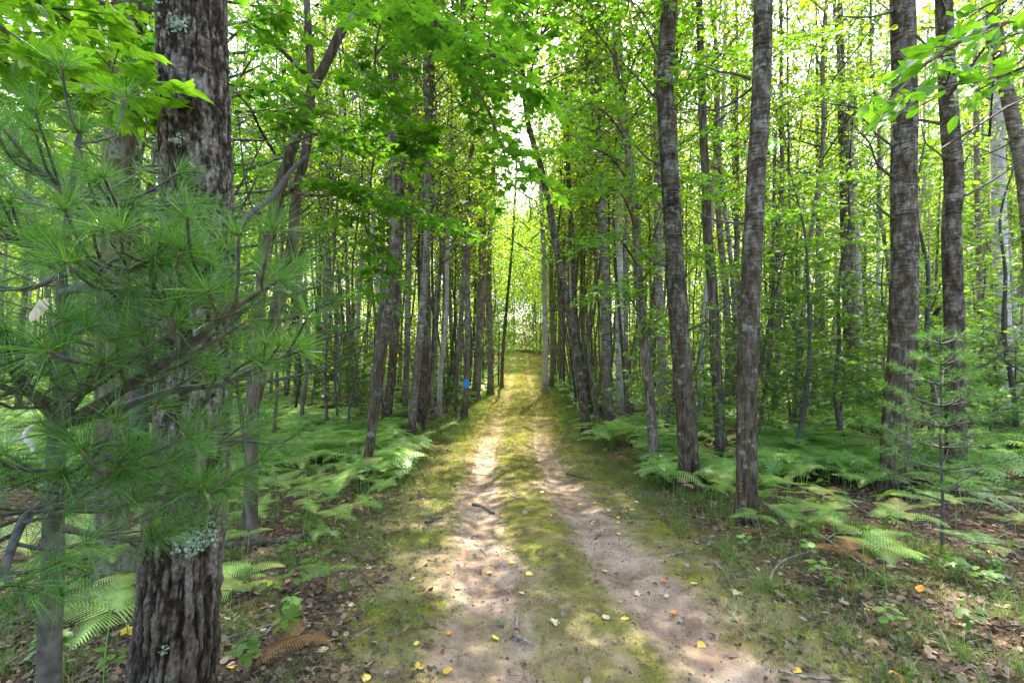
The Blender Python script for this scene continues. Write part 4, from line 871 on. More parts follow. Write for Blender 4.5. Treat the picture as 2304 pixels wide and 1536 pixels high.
def proto_pine(seed, H, tiers, br, ln, wd, per, name, low=.12, dead=0, mat=None, thick=.014):
    r = np.random.default_rng(seed); e = empty(name, (0, 0, -100), 'x', 'tree' if H > 4 else 'sapling')
    g = Geo(); L = Geo(); zz = np.linspace(-.1, H, 5); off = r.normal(size=(5, 2))*.03*H/4; off[0] = 0
    tube(g, np.c_[off, zz], thick*H*(1-.85*np.clip(zz, 0, H)/H)+.003, seg=8, step=.3)
    C = []; D_ = []
    for i in range(tiers):
        t = low+(1-low)*(i+.3)/tiers; h = H*t
        for k in range(5):
            az = k*1.256+i*.7+r.normal()*.2; ln_ = br*(1.05-.85*t)*(.7+.5*r.random()); b = np.array([0, 0, h]); v = np.array([np.cos(az), np.sin(az), .12+.3*t])
            p1 = b+v*ln_*.5; p2 = b+v*ln_+np.array([0, 0, .12*ln_]); tube(g, [b, p1, p2], [.006*H/2+.003, .004*H/2+.002, .002], seg=4, step=.4)
            if h < dead: continue
            m = max(3, int(per*ln_))
            for q in range(m):
                u = .3+.7*(q+.5)/m; c = b+(p2-b)*u; sd_ = np.array([-v[1], v[0], .1])*(1 if q % 2 else -1); tl = ln_*.35*(1.15-u)*(.6+.7*r.random())+.05
                dd = nrm(sd_+v*.9); c2 = c+dd*tl; sticks(g, [c], [c2], .003, .0015)
                for w_ in (.55, 1.): C.append(c+(c2-c)*w_); D_.append(dd)
            C.append(p2); D_.append(nrm(v+np.array([0, 0, .3])))
    C.append(np.array([0, 0, H])); D_.append(np.array([0, 0, 1.]))
    needles(L, np.array(C), np.array(D_), 16, ln, wd, r, spread=1.1, bend=.1)
    g.build('trunk', M['pinebark'], e); L.build('needles', mat or M['needle'], e, smooth=False); return e
p_small = proto_pine(71, 1.7, 6, .8, .09, .0035, 12, 'pine_sapling')
p_small2 = proto_pine(72, 1.1, 5, .6, .09, .0035, 14, 'pine_sapling')
p_big = proto_pine(73, 11, 20, 3.0, .11, .006, 8, 'white_pine', low=.12, dead=1.5)
right_pine = proto_pine(74, 2.1, 8, .8, .085, .0020, 20, 'pine_sapling', low=.25, thick=.006)
q = at(2118, 1150, 4.6); right_pine.location = (q[0], 4.6, float(gz(q[0], 4.6))); right_pine['label'] = 'young pine in front of the ringed trunk on the right'; right_pine['category'] = 'sapling'
for lab, px, py, pr, s in [('small pine seedling left of the blue blaze', 1005, 925, p_small2, 1.2), ('blue green young pine left of the trail behind the ferns', 965, 900, p_small, 1.2), ('little round pine at centre left beyond the ferns', 808, 915, p_small2, 1.4),
        ('young pine against the left bank by the blazed tree', 1030, 905, p_small, 1.1), ('young pine right of the trail behind the leaning trunk', 1342, 930, p_small, 1.1), ('young pine at the right edge behind the white aspen', 2285, 1000, p_small, 1.3),
        ('low pine by the right edge under the white trunk', 2225, 1010, p_small2, 1.4), ('young pine between the straight trunks right of the trail', 1420, 915, p_small2, 1.3), ('dark pine at the left trail edge far ahead', 1122, 868, p_small, 2.4), ('small pine right of the trail in front of far trunks', 1300, 905, p_small2, 1.2)]:
    h = hit(px, py); dup(pr, h, random.random()*6, s, label=lab, group='young pines under the aspens')
for lab, x, y, s in [('tall white pine behind the large trunk at the left', -5.2, 8.4, 1.0), ('white pine with drooping boughs left of the leaning maple', -7.4, 9.6, 1.1), ('white pine further back at left', -9.5, 13.5, 1.2)]:
    dup(p_big, (x, y, float(gz(x, y))), random.random()*6, s, label=lab, group='white pines on the left')
for o in (p_small, p_small2, p_big): kill(o)

# ------------------------------------------------------------------ ferns
def frond_template(npin, nsub):
    V = []; F = []
    def quad(a, b, c, d_): 
        k = len(V); V.extend([a, b, c, d_]); F.append([k, k+1, k+2, k+3])
    zf = lambda x, y: .12*y-.32*y*y-.25*abs(x)**1.4
    for i in range(npin):
        t = .06+.94*i/npin; y0 = t; Lp = .46*(1-t)**.85*(.65+.35*min(1, (t+.12)*4))+.015; wp = .92/npin*.34
        for s in (1, -1):
            ang = math.radians(62-18*t); dx = math.sin(ang)*s; dy = math.cos(ang)
            for j in range(nsub):
                u = (j+.1)/nsub; u2 = (j+.95)/nsub; ws = wp*(1-u)**.6*.95+.002
                a = (dx*Lp*u, y0+dy*Lp*u); b = (dx*Lp*u2, y0+dy*Lp*u2)
                for q in (1, -1):                        # a pinnule to each side of the pinna's rib
                    pxn, pyn = -dy*s*q*ws, dx*s*q*ws*1.0
                    m = ((a[0]+b[0])/2+pxn+dx*Lp/nsub*.4, (a[1]+b[1])/2+pyn+dy*Lp/nsub*.4)
                    c2 = (a[0]+pxn*.75, a[1]+pyn*.75)
                    P4_ = [a, b, m, c2] if q*s > 0 else [a, c2, m, b]
                    quad(*[(x, y, zf(x, y)) for x, y in P4_])
    for k in range(6):
        y = k/6; y2 = (k+1)/6; w_ = .006*(1-y)+.001; quad(*[(x, yy, zf(0, yy)+.002) for x, yy in ((-w_, y), (w_, y), (w_*.8, y2), (-w_*.8, y2))])
    return np.array(V, float), np.array(F)
FR = [frond_template(17, 9), frond_template(13, 5), frond_template(9, 2)]
def fern_proto(seed, lod, mat, nfr=3, stipe=.35, size=.36, parts=True, name='fern'):
    r = np.random.default_rng(seed); e = empty(name, (0, 0, -100), 'x', 'fern') if parts else None
    g = Geo(); L0 = Geo(); az0 = r.random()*6.28; top = np.array([r.normal()*.05, r.normal()*.05, stipe])
    tube(g, [(0, 0, -.03), top*.5+r.normal(size=3)*.008, top], [.0045, .004, .003], seg=5, step=.1)
    if parts: g.build('stem', mat, e)
    else: L0.merge(g)
    for k in range(nfr):
        az = az0+k*2*PI/nfr*(.8 if nfr == 3 else 1)+r.normal()*.15; v = np.array([math.cos(az), math.sin(az), .18+r.normal()*.15]); L = Geo() if parts else L0
        Nn = np.array([-v[0]*.2, -v[1]*.2, 1])+r.normal(size=3)*.1
        place(FR[lod][0], FR[lod][1], [top], [Nn], [v], [size*(.8+.4*r.random())], L, 0, np.array([r.random()]))
        if parts: L.build('frond', mat, e, smooth=False)
    if parts: return e
    o = L0.build(name, mat, smooth=False); o['category'] = 'fern'; return o
nearf = [fern_proto(81+i, 0, M['fern'], 3 if i < 3 else 4, .26+.06*i, .36) for i in range(4)]
fyl = fern_proto(90, 0, M['fern_y'], 2, .22, .3); frb = fern_proto(91, 0, M['fern_b'], 3, .1, .3)
midf = [fern_proto(95+i, 1, M['fern'], 3+(i % 2), .32+.05*i, .38, False) for i in range(4)]
fz = []
expl = [(1950, 1290, 0, 1.15, 'large fern spread wide in front of the thick banded trunk'), (2060, 1240, 1, 1.1, 'fern right of the large spread fern'), (1880, 1240, 2, 1.0, 'fern left of the large spread fern'), (2000, 1350, 3, .8, 'low fern in front of the large spread fern'),
        (1715, 1215, 1, .8, 'light green fern at the foot of the reddish brown trunk'), (1600, 1150, 2, .75, 'fern at the foot of the dark banded trunk'), (2230, 1290, 0, 1.0, 'pale fern at the right edge of the frame'), (2150, 1190, 2, .9, 'fern beside the foot of the ringed trunk'),
        (745, 1215, 1, .8, 'fern at the left edge of the clearing, upper one of the bright pair'), (735, 1330, 0, .75, 'fern at the left edge of the clearing, lower one of the bright pair'), (700, 1170, 2, .9, 'fern behind the bright pair left of the trail'), (640, 1120, 3, .9, 'bushy fern left of the trail under the sapling stem'),
        (560, 1340, 0, .9, 'fern just right of the large trunk'), (520, 1420, 2, .7, 'low fern touching the right side of the large trunk'), (290, 1430, 1, .95, 'fern with broad fronds left of the large trunk'), (230, 1560, 3, .9, 'fern in the bottom left corner'), (330, 1300, 2, 1.0, 'pale fern behind the large trunk at left'), (200, 1390, 0, 1.0, 'sunlit fern behind the pine sapling'),
        (830, 1110, 1, .55, 'small blue green fern at the foot of the bent trailside tree'), (850, 1040, 2, .7, 'fern beside the bent trailside tree'), (1000, 990, 3, .9, 'dense dark fern clump left of the trail'), (2290, 1190, 1, .9, 'fern at the right edge behind the pale one'), (1800, 1200, 3, .7, 'small fern between the reddish trunk and the large fern'), (1640, 1100, 0, .8, 'fern between the two large right hand trunks')]
for px, py, k, s, lab in expl:
    h = hit(px, py); dup(nearf[k], h, random.random()*6.28, s, label=lab, group='ferns beside the trail'); fz.append(h)
for px, py, s, lab, pr in [(1538, 1115, .8, 'pale yellow fern left of the dark banded trunk', fyl), (1850, 1150, .9, 'yellow fern standing between the reddish and the thick trunks', fyl), (2240, 1150, .8, 'yellowish fern in front of the ringed trunk at right', fyl), (755, 1180, .7, 'yellowing fern beside the bright pair on the left', fyl),
        (655, 1460, .9, 'rusty dead fern on the litter right of the large trunk', frb), (868, 1000, 1.2, 'rusty dead fern at the foot of the dark left trunk', frb), (1690, 1205, .5, 'small rusty fern at the foot of the reddish brown trunk', frb), (1560, 985, 1.0, 'rusty fern under the aspens right of the trail', frb)]:
    dup(pr, hit(px, py), random.random()*6.28, s, label=lab, group='withered ferns')
for i in range(26):
    y = 4.2+7*r.random(); x = float(pathx(y))+(-1 if r.random() < .5 else 1)*(2.1+4*r.random())
    dup((fyl, frb)[i % 3 == 0], (x, y, float(gz(x, y))), r.random()*6, .6+.5*r.random(), label=('yellowing', 'rusty brown')[i % 3 == 0]+' fern '+where(x, y), group='withered ferns')
fd = lambda k, s: ('small', 'broad')[s > .78]+' '+(' three fronded', 'three fronded', 'taller', 'four fronded')[k].strip()
cnt = 0
while cnt < 290:
    y = 3.6+(r.random()**.9)*8.5; x = (r.random()*2-1)*(y*1.06)
    if cnt < 75: y = 4.2+5.5*r.random(); x = float(pathx(y))-2.1-2.6*r.random()
    lat = x-float(pathx(y)); a = abs(lat)
    if a < 1.75+.3*r.random(): continue
    dens = fbm(x*.5, y*.5+40, 2); 
    if (dens < .45 and cnt > 75) or (y < 5 and a < 2.4): continue
    k = int(r.integers(4)); s = (.5+.55*r.random())
    if y < 6.5: dup(nearf[k], (x, y, float(gz(x, y))), r.random()*6.28, s, label=f'{fd(k, s)} fern {where(x, y)}', group='ferns beside the trail')
    else: dup(midf[k], (x, y, float(gz(x, y))), r.random()*6.28, s*1.1, label=f'{fd(k, s)} fern {where(x, y)}', group='ferns carpeting the wood')
    cnt += 1
    o = bpy.data.objects[LAST[0]]; o.rotation_euler[0] = .16*r.normal(); o.rotation_euler[1] = .16*r.normal()
g = Geo(); n = 7000; P = []
while len(P) < n:
    y = 7.5+(r.random()**1.1)*36; x = (r.random()*2-1)*y*1.1; a = abs(x-float(pathx(y)))
    if a < 1.8+.35*r.random(): continue
    if fbm(x*.5, y*.5+40, 2) < .46 and y < 24: continue
    P.append((x, y))
P = np.array(P); z = gz(P[:, 0], P[:, 1]); hgt = .25+.3*r.random(n)
for k in range(3):
    az = r.random(n)*6.28; v = np.stack([np.cos(az), np.sin(az), .1+.25*r.normal(size=n)], -1)
    place(FR[2][0], FR[2][1], np.c_[P, z+hgt], r.normal(size=(n, 3))*.15+np.array([0, 0, 1]), v, .38+.2*r.random(n), g, 0, r.random(n))
sticks(g, np.c_[P, z], np.c_[P, z+hgt], .005, .004, 0)
props(g.build('fern_carpet', M['fern'], smooth=False), 'thick carpet of green ferns under the trees further back', 'ferns', kind='stuff')
for o in nearf+[fyl, frb]: kill(o)
for o in midf: bpy.data.objects.remove(o)

# ------------------------------------------------------------------ moss, grass, litter
def blades(g, P, ln, wd, r, lean=.6, mat=0, lo_=0, hi_=1):
    n = len(P); az = r.random(n)*6.28; ln = ln*(.5+.8*r.random(n)); le = lean*r.random(n)
    dirv = np.stack([np.cos(az)*le, np.sin(az)*le, np.ones(n)], -1); dirv = nrm(dirv); s = np.stack([-np.sin(az), np.cos(az), 0*az], -1)*wd/2
    p1 = P+dirv*ln[:, None]*.55; p2 = P+dirv*ln[:, None]+np.stack([np.cos(az)*le, np.sin(az)*le, -.4*le], -1)*ln[:, None]*.5
    V = np.stack([P-s, P+s, p1+s*.8, p1-s*.8, p2], 1).reshape(-1, 3); b = np.arange(n)[:, None]*5; rn = lo_+(hi_-lo_)*r.random(n)
    n0 = g.n; g.v.append(V.astype(np.float32)); g.n += len(V); g.f.append((b+np.array([[0, 1, 2, 3]])+n0, mat, rn.astype(np.float32))); g.f.append((b+np.array([[3, 2, 4]])+n0, mat, rn.astype(np.float32)))
def pts_on(n, y0, y1, lo_, hi_, power=1.0, sym=True):
    y = y0+(y1-y0)*r.random(n)**power; a = lo_+(hi_-lo_)*r.random(n); s = np.where(r.random(n) < .5, -1, 1) if sym else 1
    x = pathx(y)+a*s; return np.stack([x, y, gz(x, y)-.003], -1), a
g = Geo()
Pm, a = pts_on(190000, 1.8, 9, 0, 1.7, 1.5)
keep = (np.exp(-((a-.64)/.24)**2) < .22+.5*r.random(len(a))*(fbm(Pm[:, 0]*4, Pm[:, 1]*4) > .5)) & (fbm(Pm[:, 0]*2.2+3, Pm[:, 1]*2.2) > .40)
blades(g, Pm[keep], .022, .0022, r, 1.2)
Pm, a = pts_on(90000, 8, 19, 0, 2.0, 1.2)
keep = (np.exp(-((a-.64)/.2)**2) < .4) | (r.random(len(a)) < (Pm[:, 1]-10)/8)
blades(g, Pm[keep], .04, .005, r, .9)
Pm, a = pts_on(60000, 17, 60, 0, 2.3, 1.2); blades(g, Pm[(a > .8) | (a < .5) | (r.random(len(a)) < .5)], .07, .014, r, .8)
props(g.build('moss_and_short_grass', M['moss'], smooth=False), 'short yellow green moss and grass growing along the trail', 'moss', kind='stuff')
g = Geo()
Pm, a = pts_on(110000, 1.8, 13, 1.1, 4.0, 1.3); k = fbm(Pm[:, 0]*1.5, Pm[:, 1]*1.5+7) > .46; blades(g, Pm[k], .07, .0028, r, 1.3)
tf = []
for i in range(330):                                       # tussocks
    y = 2.2+r.random()**1.3*12; s = 1 if r.random() < .6 else -1; x = float(pathx(y))+s*(1.5+r.random()*2.2); m = 45
    tf.append(np.stack([x+r.normal(size=m)*.045, y+r.normal(size=m)*.045, np.full(m, float(gz(x, y)))], -1))
blades(g, np.concatenate(tf), .17, .0035, r, 1.3, hi_=.8)
Pm, a = pts_on(30000, 12, 40, 1.3, 2.6, 1.2); blades(g, Pm, .12, .012, r, .9)
props(g.build('grass', M['grass'], smooth=False), 'grass tufts growing on both verges of the trail', 'grass', kind='stuff')
g = Geo()
n = 70000; y = 1.6+r.random(n)**1.5*17; x = (r.random(n)*2-1)*(y*1.1+.3); a = np.abs(x-pathx(y)); keep = (a > 1.5) | ((a > 1.0) & (r.random(n) < .25)) | (r.random(n) < .02)
x = x[keep]; y = y[keep]; n = len(x); P = np.stack([x, y, gz(x, y)+.006+.015*r.random(n)], -1)
Nn = nrm(r.normal(size=(n, 3))*.38+np.array([0, 0, 1])); curl = [ROUND, OVAL, MAPLE_S]
wh = r.integers(0, 3, n)
for k in range(3):
    s = wh == k; tv = curl[k][0].copy(); tv[:, 2] = .35*np.abs(tv[:, 0])**1.3+.2*(tv[:, 1]-.5)**2
    place(tv, curl[k][1], P[s], Nn[s], r.normal(size=(s.sum(), 3)), (.018+.04*r.random(s.sum())**1.6)*(1.25 if k == 1 else 1), g, 0, r.random(s.sum())**1.7)
n = 7000; y = 1.8+r.random(n)**1.4*13; x = (r.random(n)*2-1)*(y*1.08+.3); a = np.abs(x-pathx(y)); k = (a > 1.5) | (r.random(n) < .17); x = x[k]; y = y[k]; n = len(x)
A = np.stack([x, y, gz(x, y)+.006], -1); az = r.random(n)*6.28; l_ = .03+.24*r.random(n)**3.5; B = A+np.stack([np.cos(az)*l_, np.sin(az)*l_, .05*r.random(n)*(l_ > .1)], -1); B[:, 2] = np.maximum(B[:, 2], gz(B[:, 0], B[:, 1])+.004)
M_ = (A+B)/2+r.normal(size=(n, 3))*.08*l_[:, None]*np.array([1, 1, .3]); hf = n//2
for sl, mi in ((slice(0, hf), 1), (slice(hf, n), 2)): sticks(g, A[sl], M_[sl], .0022+.003*l_[sl], .0018+.002*l_[sl], mi); sticks(g, M_[sl], B[sl], .0018+.002*l_[sl], .001, mi)
n = 14000; y = 1.6+r.random(n)**1.3*11; x = pathx(y)+(r.random(n)*2-1)*1.9; P = np.stack([x, y, gz(x, y)+.004], -1)       # crumbs of earth and grit
tv = np.array([(-.5, -.5, 0), (.5, -.45, 0), (.55, .5, .0), (-.45, .55, 0), (.05, .0, .55)]); place(tv, np.array([[0, 1, 4], [1, 2, 4], [2, 3, 4], [3, 0, 4]]), P, r.normal(size=(n, 3))*.2+np.array([0, 0, 1]), r.normal(size=(n, 3)), .004+.011*r.random(n)**3, g, 0, r.random(n)*.5)
props(g.build('leaf_litter', [M['litter'], M['dead'], M['twig']], smooth=False), 'brown leaf litter and broken twigs on the forest floor', 'leaf litter', kind='stuff')

# ------------------------------------------------------------------ single fallen leaves
def fallen(px, py, size, mat, tmpl, label, tilt=.15):
    h = hit(px, py); g = Geo(); tv = tmpl[0].copy(); tv[:, 1] -= .5; tv[:, 2] = .22*np.abs(tv[:, 0])**1.3+.12*tv[:, 1]**2+.02*np.sin(tv[:, 1]*9)
    az = random.random()*6.28
    place(tv, tmpl[1], [(0, 0, .012)], [(random.gauss(0, tilt), random.gauss(0, tilt), 1)], [(math.cos(az), math.sin(az), 0)], [size], g, 0, np.array([random.random()]))
    o = g.build('fallen_leaf', mat, loc=h, smooth=True); props(o, label, 'leaf', 'single leaves fallen on the trail and verges'); return o
Yl, Tn, Gr, Or = M['yellow'], M['tan'], M['greenfall'], M['orange']
for px, py, s, m, t, lab in [
    (1151, 1268, .06, Yl, ROUND, 'pale yellow leaf on the sand, left of the brighter one'), (1190, 1294, .065, Yl, ROUND, 'bright yellow leaf with a dark spot in the middle of the trail'), (1101, 1292, .05, Yl, ROUND, 'small yellow leaf lying edge on in the left rut'),
    (1175, 1337, .05, Yl, ROUND, 'yellow leaf just below the bright spotted one'), (1115, 1440, .055, Yl, ROUND, 'pale yellow leaf below the green one in the left rut'), (1127, 1407, .06, Gr, ROUND, 'green leaf lying in the left rut'),
    (1010, 1430, .04, Or, ROUND, 'small orange yellow leaf left of the left rut'), (1008, 1513, .06, Yl, ROUND, 'yellow leaf near the bottom, left of the left rut'), (823, 1531, .055, Yl, ROUND, 'yellow leaf cut by the bottom edge at left'), (727, 1468, .07, Tn, ROUND, 'large tan leaf on the dark ground right of the large trunk'),
    (830, 1500, .045, Tn, ROUND, 'tan leaf above the leaf cut by the bottom edge'), (1407, 1397, .055, Yl, MAPLE_S, 'yellow leaf between the ruts at lower right of centre'), (1493, 1312, .05, Or, ROUND, 'orange yellow leaf in the right rut'), (1391, 1203, .055, Yl, ROUND, 'orange yellow leaf right of the right rut'),
    (1407, 1153, .055, Tn, ROUND, 'pale leaf on the grass right of the right rut'), (1432, 1131, .06, Tn, ROUND, 'cream leaf furthest right of the cluster on the right verge'), (1391, 1167, .04, Yl, ROUND, 'upper of two small yellow leaves by the right rut'), (1391, 1177, .04, Yl, ROUND, 'lower of two small yellow leaves by the right rut'),
    (1369, 1150, .04, Tn, ROUND, 'small cream leaf on the inner side of the right rut'), (1338, 1133, .045, Tn, ROUND, 'pale orange leaf in the right rut further up'), (1305, 1136, .045, Yl, ROUND, 'small yellow leaf left of the pale orange one'), (1332, 1180, .04, Yl, ROUND, 'little yellow leaf in the middle of the right rut'),
    (1240, 1162, .05, Or, OVAL, 'orange leaf on the mossy centre strip'), (1130, 1162, .055, Or, OVAL, 'orange leaf on the right side of the left rut'), (1095, 1068, .06, Yl, ROUND, 'yellow leaf high in the left rut'), (1030, 1089, .06, Yl, OVAL, 'yellow leaf on the left verge beside the dark sticks'),
    (1280, 1081, .055, Yl, OVAL, 'thin yellow leaf in the far part of the right rut'), (1252, 1074, .055, Yl, OVAL, 'thin yellow leaf on the edge of the centre strip'), (834, 1122, .07, Yl, ROUND, 'yellow leaf at the foot of the bent trailside tree'), (879, 1132, .06, Or, MAPLE_S, 'orange leaf on the left verge in the sun patch'),
    (1656, 1340, .1, Tn, MAPLE_S, 'leaf by the white curved stick at right'), (1755, 1340, .1, Yl, ROUND, 'pair of pale yellow leaves below the white curved stick'), (1952, 1378, .08, Yl, OVAL, 'yellow leaf in the grass at lower right'), (2070, 1330, .12, Or, OVAL, 'large orange brown leaf at right'), (2170, 1410, .1, Tn, OVAL, 'pale yellow leaf standing in the grass near the right edge'),
    (1650, 1397, .06, Gr, OVAL, 'pale green leaf on the outer edge of the right rut'), (1793, 1518, .09, Yl, OVAL, 'bright yellow leaf on the stick at the bottom'), (2020, 1533, .1, Or, ROUND, 'vivid orange leaf cut by the bottom edge at right'), (1517, 1382, .045, Or, ROUND, 'brown orange leaf in the right rut near the bottom'), (1500, 1345, .04, Tn, ROUND, 'faint tan leaf in the right rut'),
    (2000, 1368, .09, Tn, MAPLE_S, 'tan leaf in the grass right of the pale green leaf'), (1655, 1240, .06, Or, ROUND, 'small orange leaf on the right verge'), (1577, 1238, .05, Yl, ROUND, 'small yellow leaf on the right verge'), (648, 1300, .09, Or, ROUND, 'orange yellow leaf held on the grass tuft right of the large trunk'), (290, 1425, .1, Yl, MAPLE_S, 'yellow leaf hanging on the fern left of the large trunk'),
    (265, 1355, .08, Yl, OVAL, 'yellow leaf on the dark litter left of the large trunk'), (160, 1490, .07, Tn, OVAL, 'tan leaf by the foot of the pine sapling'), (2230, 1245, .09, Yl, OVAL, 'yellow leaf beside the fern at the right edge'), (2100, 1245, .12, Or, MAPLE_S, 'orange leaf under the ferns at right'), (1005, 1200, .045, Gr, OVAL, 'small pale green leaf on the left verge'),
    (893, 1158, .045, Tn, ROUND, 'small pale leaf on the left verge, upper'), (917, 1166, .045, Tn, ROUND, 'small pale leaf on the left verge, lower'), (1120, 1037, .06, Tn, ROUND, 'cream leaf where the left rut brightens'), (1068, 1045, .06, Yl, ROUND, 'yellow leaf above the left rut'), (963, 1035, .08, Or, ROUND, 'orange leaf on the far left verge'), (1030, 1325, .05, Tn, ROUND, 'tan leaf by the left edge of the left rut'), (830, 1280, .055, Tn, ROUND, 'pale brown leaf on the left verge'), (927, 1305, .05, Tn, ROUND, 'faint tan leaf on the left verge'), (1440, 1130, .03, Gr, ROUND, 'tiny green leaf right of the right rut')]:
    fallen(px, py, s, m, t, lab)
for i in range(46):
    y = 2.3+6*r.random()**1.2; x = float(pathx(y))+(r.random()*2-1)*(1.2+.35*y); px = 1152+x/y*FP; py = 768+(CZ-float(gz(x, y)))/y*FP
    if 20 < px < 2280 and py < 1530: fallen(px, py, .035+.04*r.random(), [Tn, M['litter'], Yl, M['litter'], Tn][i % 5], [ROUND, OVAL, MAPLE_S][i % 3], ['pale tan', 'brown', 'faded yellow', 'dull brown', 'buff'][i % 5]+[' round', ' narrow', ' lobed'][i % 3]+' leaf '+where(x, y), .3)
for i in range(60):
    y = 7+r.random()*20; x = float(pathx(y))+(r.random()*2-1)*2.3; px = 1152+x/y*FP; py = 768+(CZ-float(gz(x, y)))/y*FP
    sd_ = 'left' if x < float(pathx(y)) else 'right'
    fallen(px, py, .07, [Yl, Tn, Yl, Or][i % 4], ROUND, ['yellow', 'tan', 'golden', 'orange'][i % 4]+' fallen leaf on the '+sd_+' half of the trail, '+('near the front' if y < 10 else 'midway' if y < 16 else 'far up'))

# ------------------------------------------------------------------ fallen sticks and logs
def stick(pts, r0, r1, mat, label, name='fallen_stick', cat='stick', forks=(), seg=8, lift=.0):
    P = [hit(x, y)+np.array([0, 0, r0*.6+lift]) for x, y in pts]; lo = P[0].copy()
    g = Geo(); tube(g, np.array(P)-lo, np.linspace(r0, r1, len(P)), seg=seg, step=.03, bump=.15)
    for f in forks:
        Q = [hit(x, y)+np.array([0, 0, r1+.01]) for x, y in f]; tube(g, np.array(Q)-lo, np.linspace(r1*1.1, r1*.4, len(Q)), seg=6, step=.03, bump=.1)
    o = g.build(name, mat, loc=lo); props(o, label, cat); return o
DW, TW = M['dead'], M['twig']
stick([(1733, 1312), (1742, 1285), (1768, 1262), (1810, 1248), (1852, 1230)], .014, .006, DW, 'white curved stick lying on the right verge')
stick([(1607, 1268), (1630, 1290), (1645, 1320), (1653, 1352)], .009, .006, DW, 'thin bent stick on the edge of the right rut')
stick([(2115, 1420), (2130, 1450), (2148, 1492)], .012, .008, DW, 'pale straight stick in the grass at lower right')
stick([(1755, 1514), (1790, 1522), (1840, 1530), (1902, 1532)], .008, .006, DW, 'long thin stick along the bottom edge at right')
stick([(1780, 1150), (1830, 1150), (1915, 1138)], .018, .01, DW, 'barkless branch lying behind the large spread fern')
stick([(1800, 1180), (1860, 1215), (1960, 1285), (2030, 1325)], .014, .009, DW, 'long branch slanting under the ferns at right', forks=([(1860, 1215), (1890, 1200), (1905, 1190)],))
stick([(1062, 1136), (1080, 1140), (1100, 1152), (1112, 1158)], .022, .016, M['pinebark'], 'short thick dark stick across the left rut')
stick([(1145, 1110), (1155, 1118), (1172, 1112)], .012, .007, DW, 'crooked bleached stick on the centre strip', forks=([(1155, 1118), (1166, 1125)],))
stick([(1277, 1068), (1295, 1072), (1325, 1080)], .03, .02, M['pinebark'], 'dark chunk of bark on the edge of the right rut')
stick([(958, 1178), (975, 1172), (995, 1165)], .02, .014, TW, 'dark curled piece of bark on the left verge', forks=([(975, 1172), (965, 1162)],))
stick([(1163, 1392), (1162, 1420), (1160, 1445)], .012, .014, DW, 'root poking out of the sand in the left rut', forks=([(1160, 1440), (1180, 1450), (1200, 1462)],), seg=10)
stick([(1065, 1223), (1080, 1235), (1095, 1250)], .006, .003, TW, 'thin dark twig in the left rut')
stick([(1140, 1235), (1155, 1240), (1172, 1243)], .005, .003, TW, 'thin dark twig right of the left rut')
stick([(1335, 1215), (1348, 1205), (1352, 1195)], .008, .004, TW, 'forked twig on the inner side of the right rut', forks=([(1345, 1207), (1358, 1215)],))
stick([(1492, 1255), (1515, 1250), (1540, 1243)], .013, .008, DW, 'short stick on the outer edge of the right rut')
stick([(1350, 1150), (1385, 1165), (1430, 1168), (1470, 1165)], .005, .003, TW, 'long thin twig crossing the right rut')
stick([(480, 1450), (550, 1428), (640, 1405), (768, 1410)], .011, .005, DW, 'long grey stick on the litter right of the large trunk')
stick([(795, 1437), (815, 1425), (845, 1408)], .006, .004, DW, 'short grey twig on the left verge')
stick([(1120, 1178), (1135, 1176), (1148, 1172)], .008, .004, TW, 'small dark twig on the edge of the centre strip')
stick([(500, 1232), (550, 1230), (640, 1222), (760, 1200)], .05, .03, M['maple'], 'mossy fallen log behind the large trunk', 'fallen_log', 'log')
stick([(2080, 1010), (2130, 1030), (2190, 1070), (2230, 1080)], .05, .04, M['maple'], 'broken log on the ground by the ringed trunk', 'fallen_log', 'log')
# two leaning dead poles at right and the stick caught in the pine
def pole(a, b, r0, r1, mat, label):
    a = np.array(a); b = np.array(b); g = Geo(); tube(g, np.array([a-a, (b-a)*.5+np.array([0, 0, -.05]), b-a]), [r0, (r0+r1)/2, r1], seg=9, step=.1, bump=.1); props(g.build('leaning_pole', mat, loc=a), label, 'log')
pole(hit(1955, 925), at(2115, 690, 12), .07, .05, M['maple'], 'dark log leaning up to the right behind the thick banded trunk')
pole(hit(1640, 905), at(1765, 755, 14), .05, .035, DW, 'pale broken pole leaning to the right behind the reddish trunk')
g = Geo(); pp = [at(75, 1015, .98), at(72, 1000, .98), at(55, 985, .98), at(62, 965, .98), at(78, 955, .98)]; tube(g, np.array(pp)-pp[0], [.004, .0045, .0045, .0035, .002], seg=7, step=.01); tube(g, np.array([at(55, 985, .98), at(20, 993, .98), at(0, 993, .98)])-pp[0], [.003, .002, .0015], seg=6, step=.01)
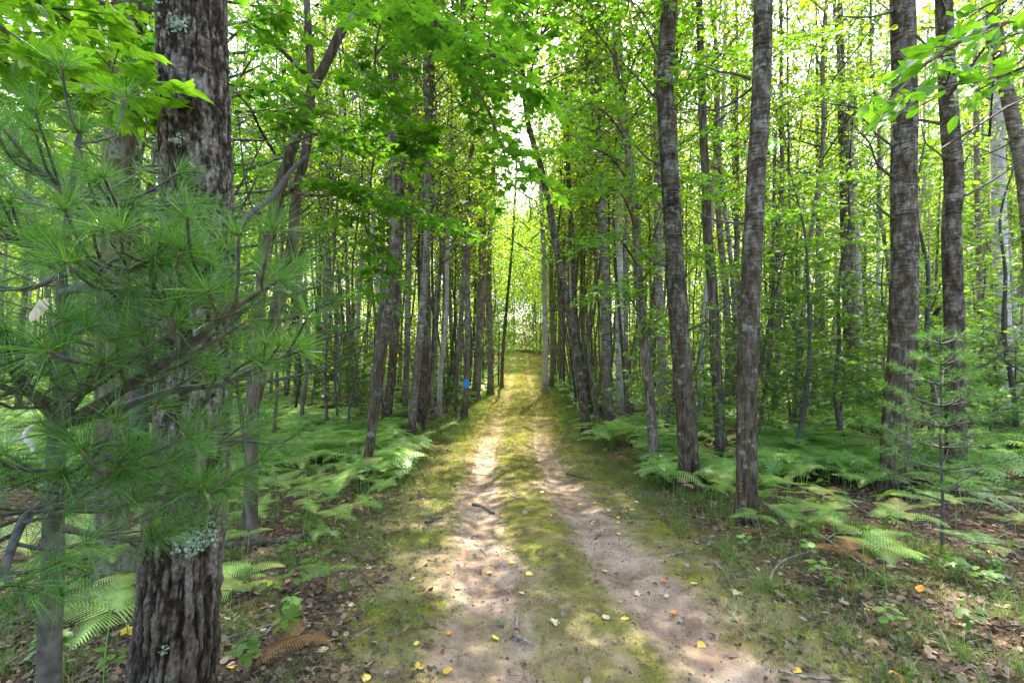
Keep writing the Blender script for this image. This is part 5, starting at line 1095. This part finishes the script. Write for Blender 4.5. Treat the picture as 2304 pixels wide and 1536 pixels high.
props(g.build('dead_twig', plain_mat('bare white twig', (.5, .45, .4), .7, (.7, .66, .6)), loc=pp[0]), 'crooked white twig caught in the pine sapling', 'twig')
g = Geo(); q = at(70, 725, .95); tv = MAPLE_S; 
OVT = fan([(0, 0), (.18, .1), (.27, .22), (.25, .3), (.33, .42), (.29, .5), (.36, .62), (.29, .68), (.3, .82), (.18, .84), (.1, 1), (0, .93), (-.08, .98), (-.1, .8), (-.2, .7), (-.17, .5), (-.2, .3), (-.12, .1)], (.02, .5))
place(OVT[0], OVT[1], [(0, 0, 0)], [(-.1, -1, .2)], [(.25, 0, 1)], [.055], g); props(g.build('caught_leaf', M['tan'], loc=q), 'pale green yellow leaf caught in the pine needles at the left edge', 'leaf')

# ------------------------------------------------------------------ seedlings on the floor
def seedling(seed, mat, tmpl, ls):
    r = np.random.default_rng(seed); e = empty('seedling', (0, 0, -100), 'x', 'plant'); g = Geo(); L = Geo(); H = .16+.08*r.random(); sticks(g, [(0, 0, -.01)], [(.01, 0, H)], .002, .0015)
    P = []; T = []
    for k in range(9):
        az = k*2.4; h = H*(.5+.5*k/9); v = np.array([math.cos(az), math.sin(az), .2]); P.append(np.array([0, 0, h])+v*.025); T.append(v); sticks(g, [(0, 0, h)], [P[-1]], .001, .0008)
    P = np.array(P); place(tmpl[0], tmpl[1], P, r.normal(size=(9, 3))*.2+np.array([0, 0, 1]), np.array(T), ls*(.7+.5*r.random(9)), L); g.build('stem', M['twig'], e); L.build('leaves', mat, e); return e
sd4 = [seedling(201, M['uleaf'], OVAL, .09), seedling(202, M['fern'], ROUND, .06), seedling(203, M['uleaf'], MAPLE_S, .09)]
snm = ['seedling with narrow leaves', 'seedling with small round leaves', 'maple seedling']
c = 0
while c < 230:
    y = 2.6+r.random()**1.1*9; x = (r.random()*2-1)*y*1.05; a = abs(x-float(pathx(y)))
    if a < 1.9: continue
    k = int(r.integers(3)); c += 1
    dup(sd4[k], (x, y, float(gz(x, y))), r.random()*6, .7+.5*r.random(), label=f'{snm[k]} {where(x, y)}', group='seedlings on the forest floor')
for o in sd4: kill(o)

settle()
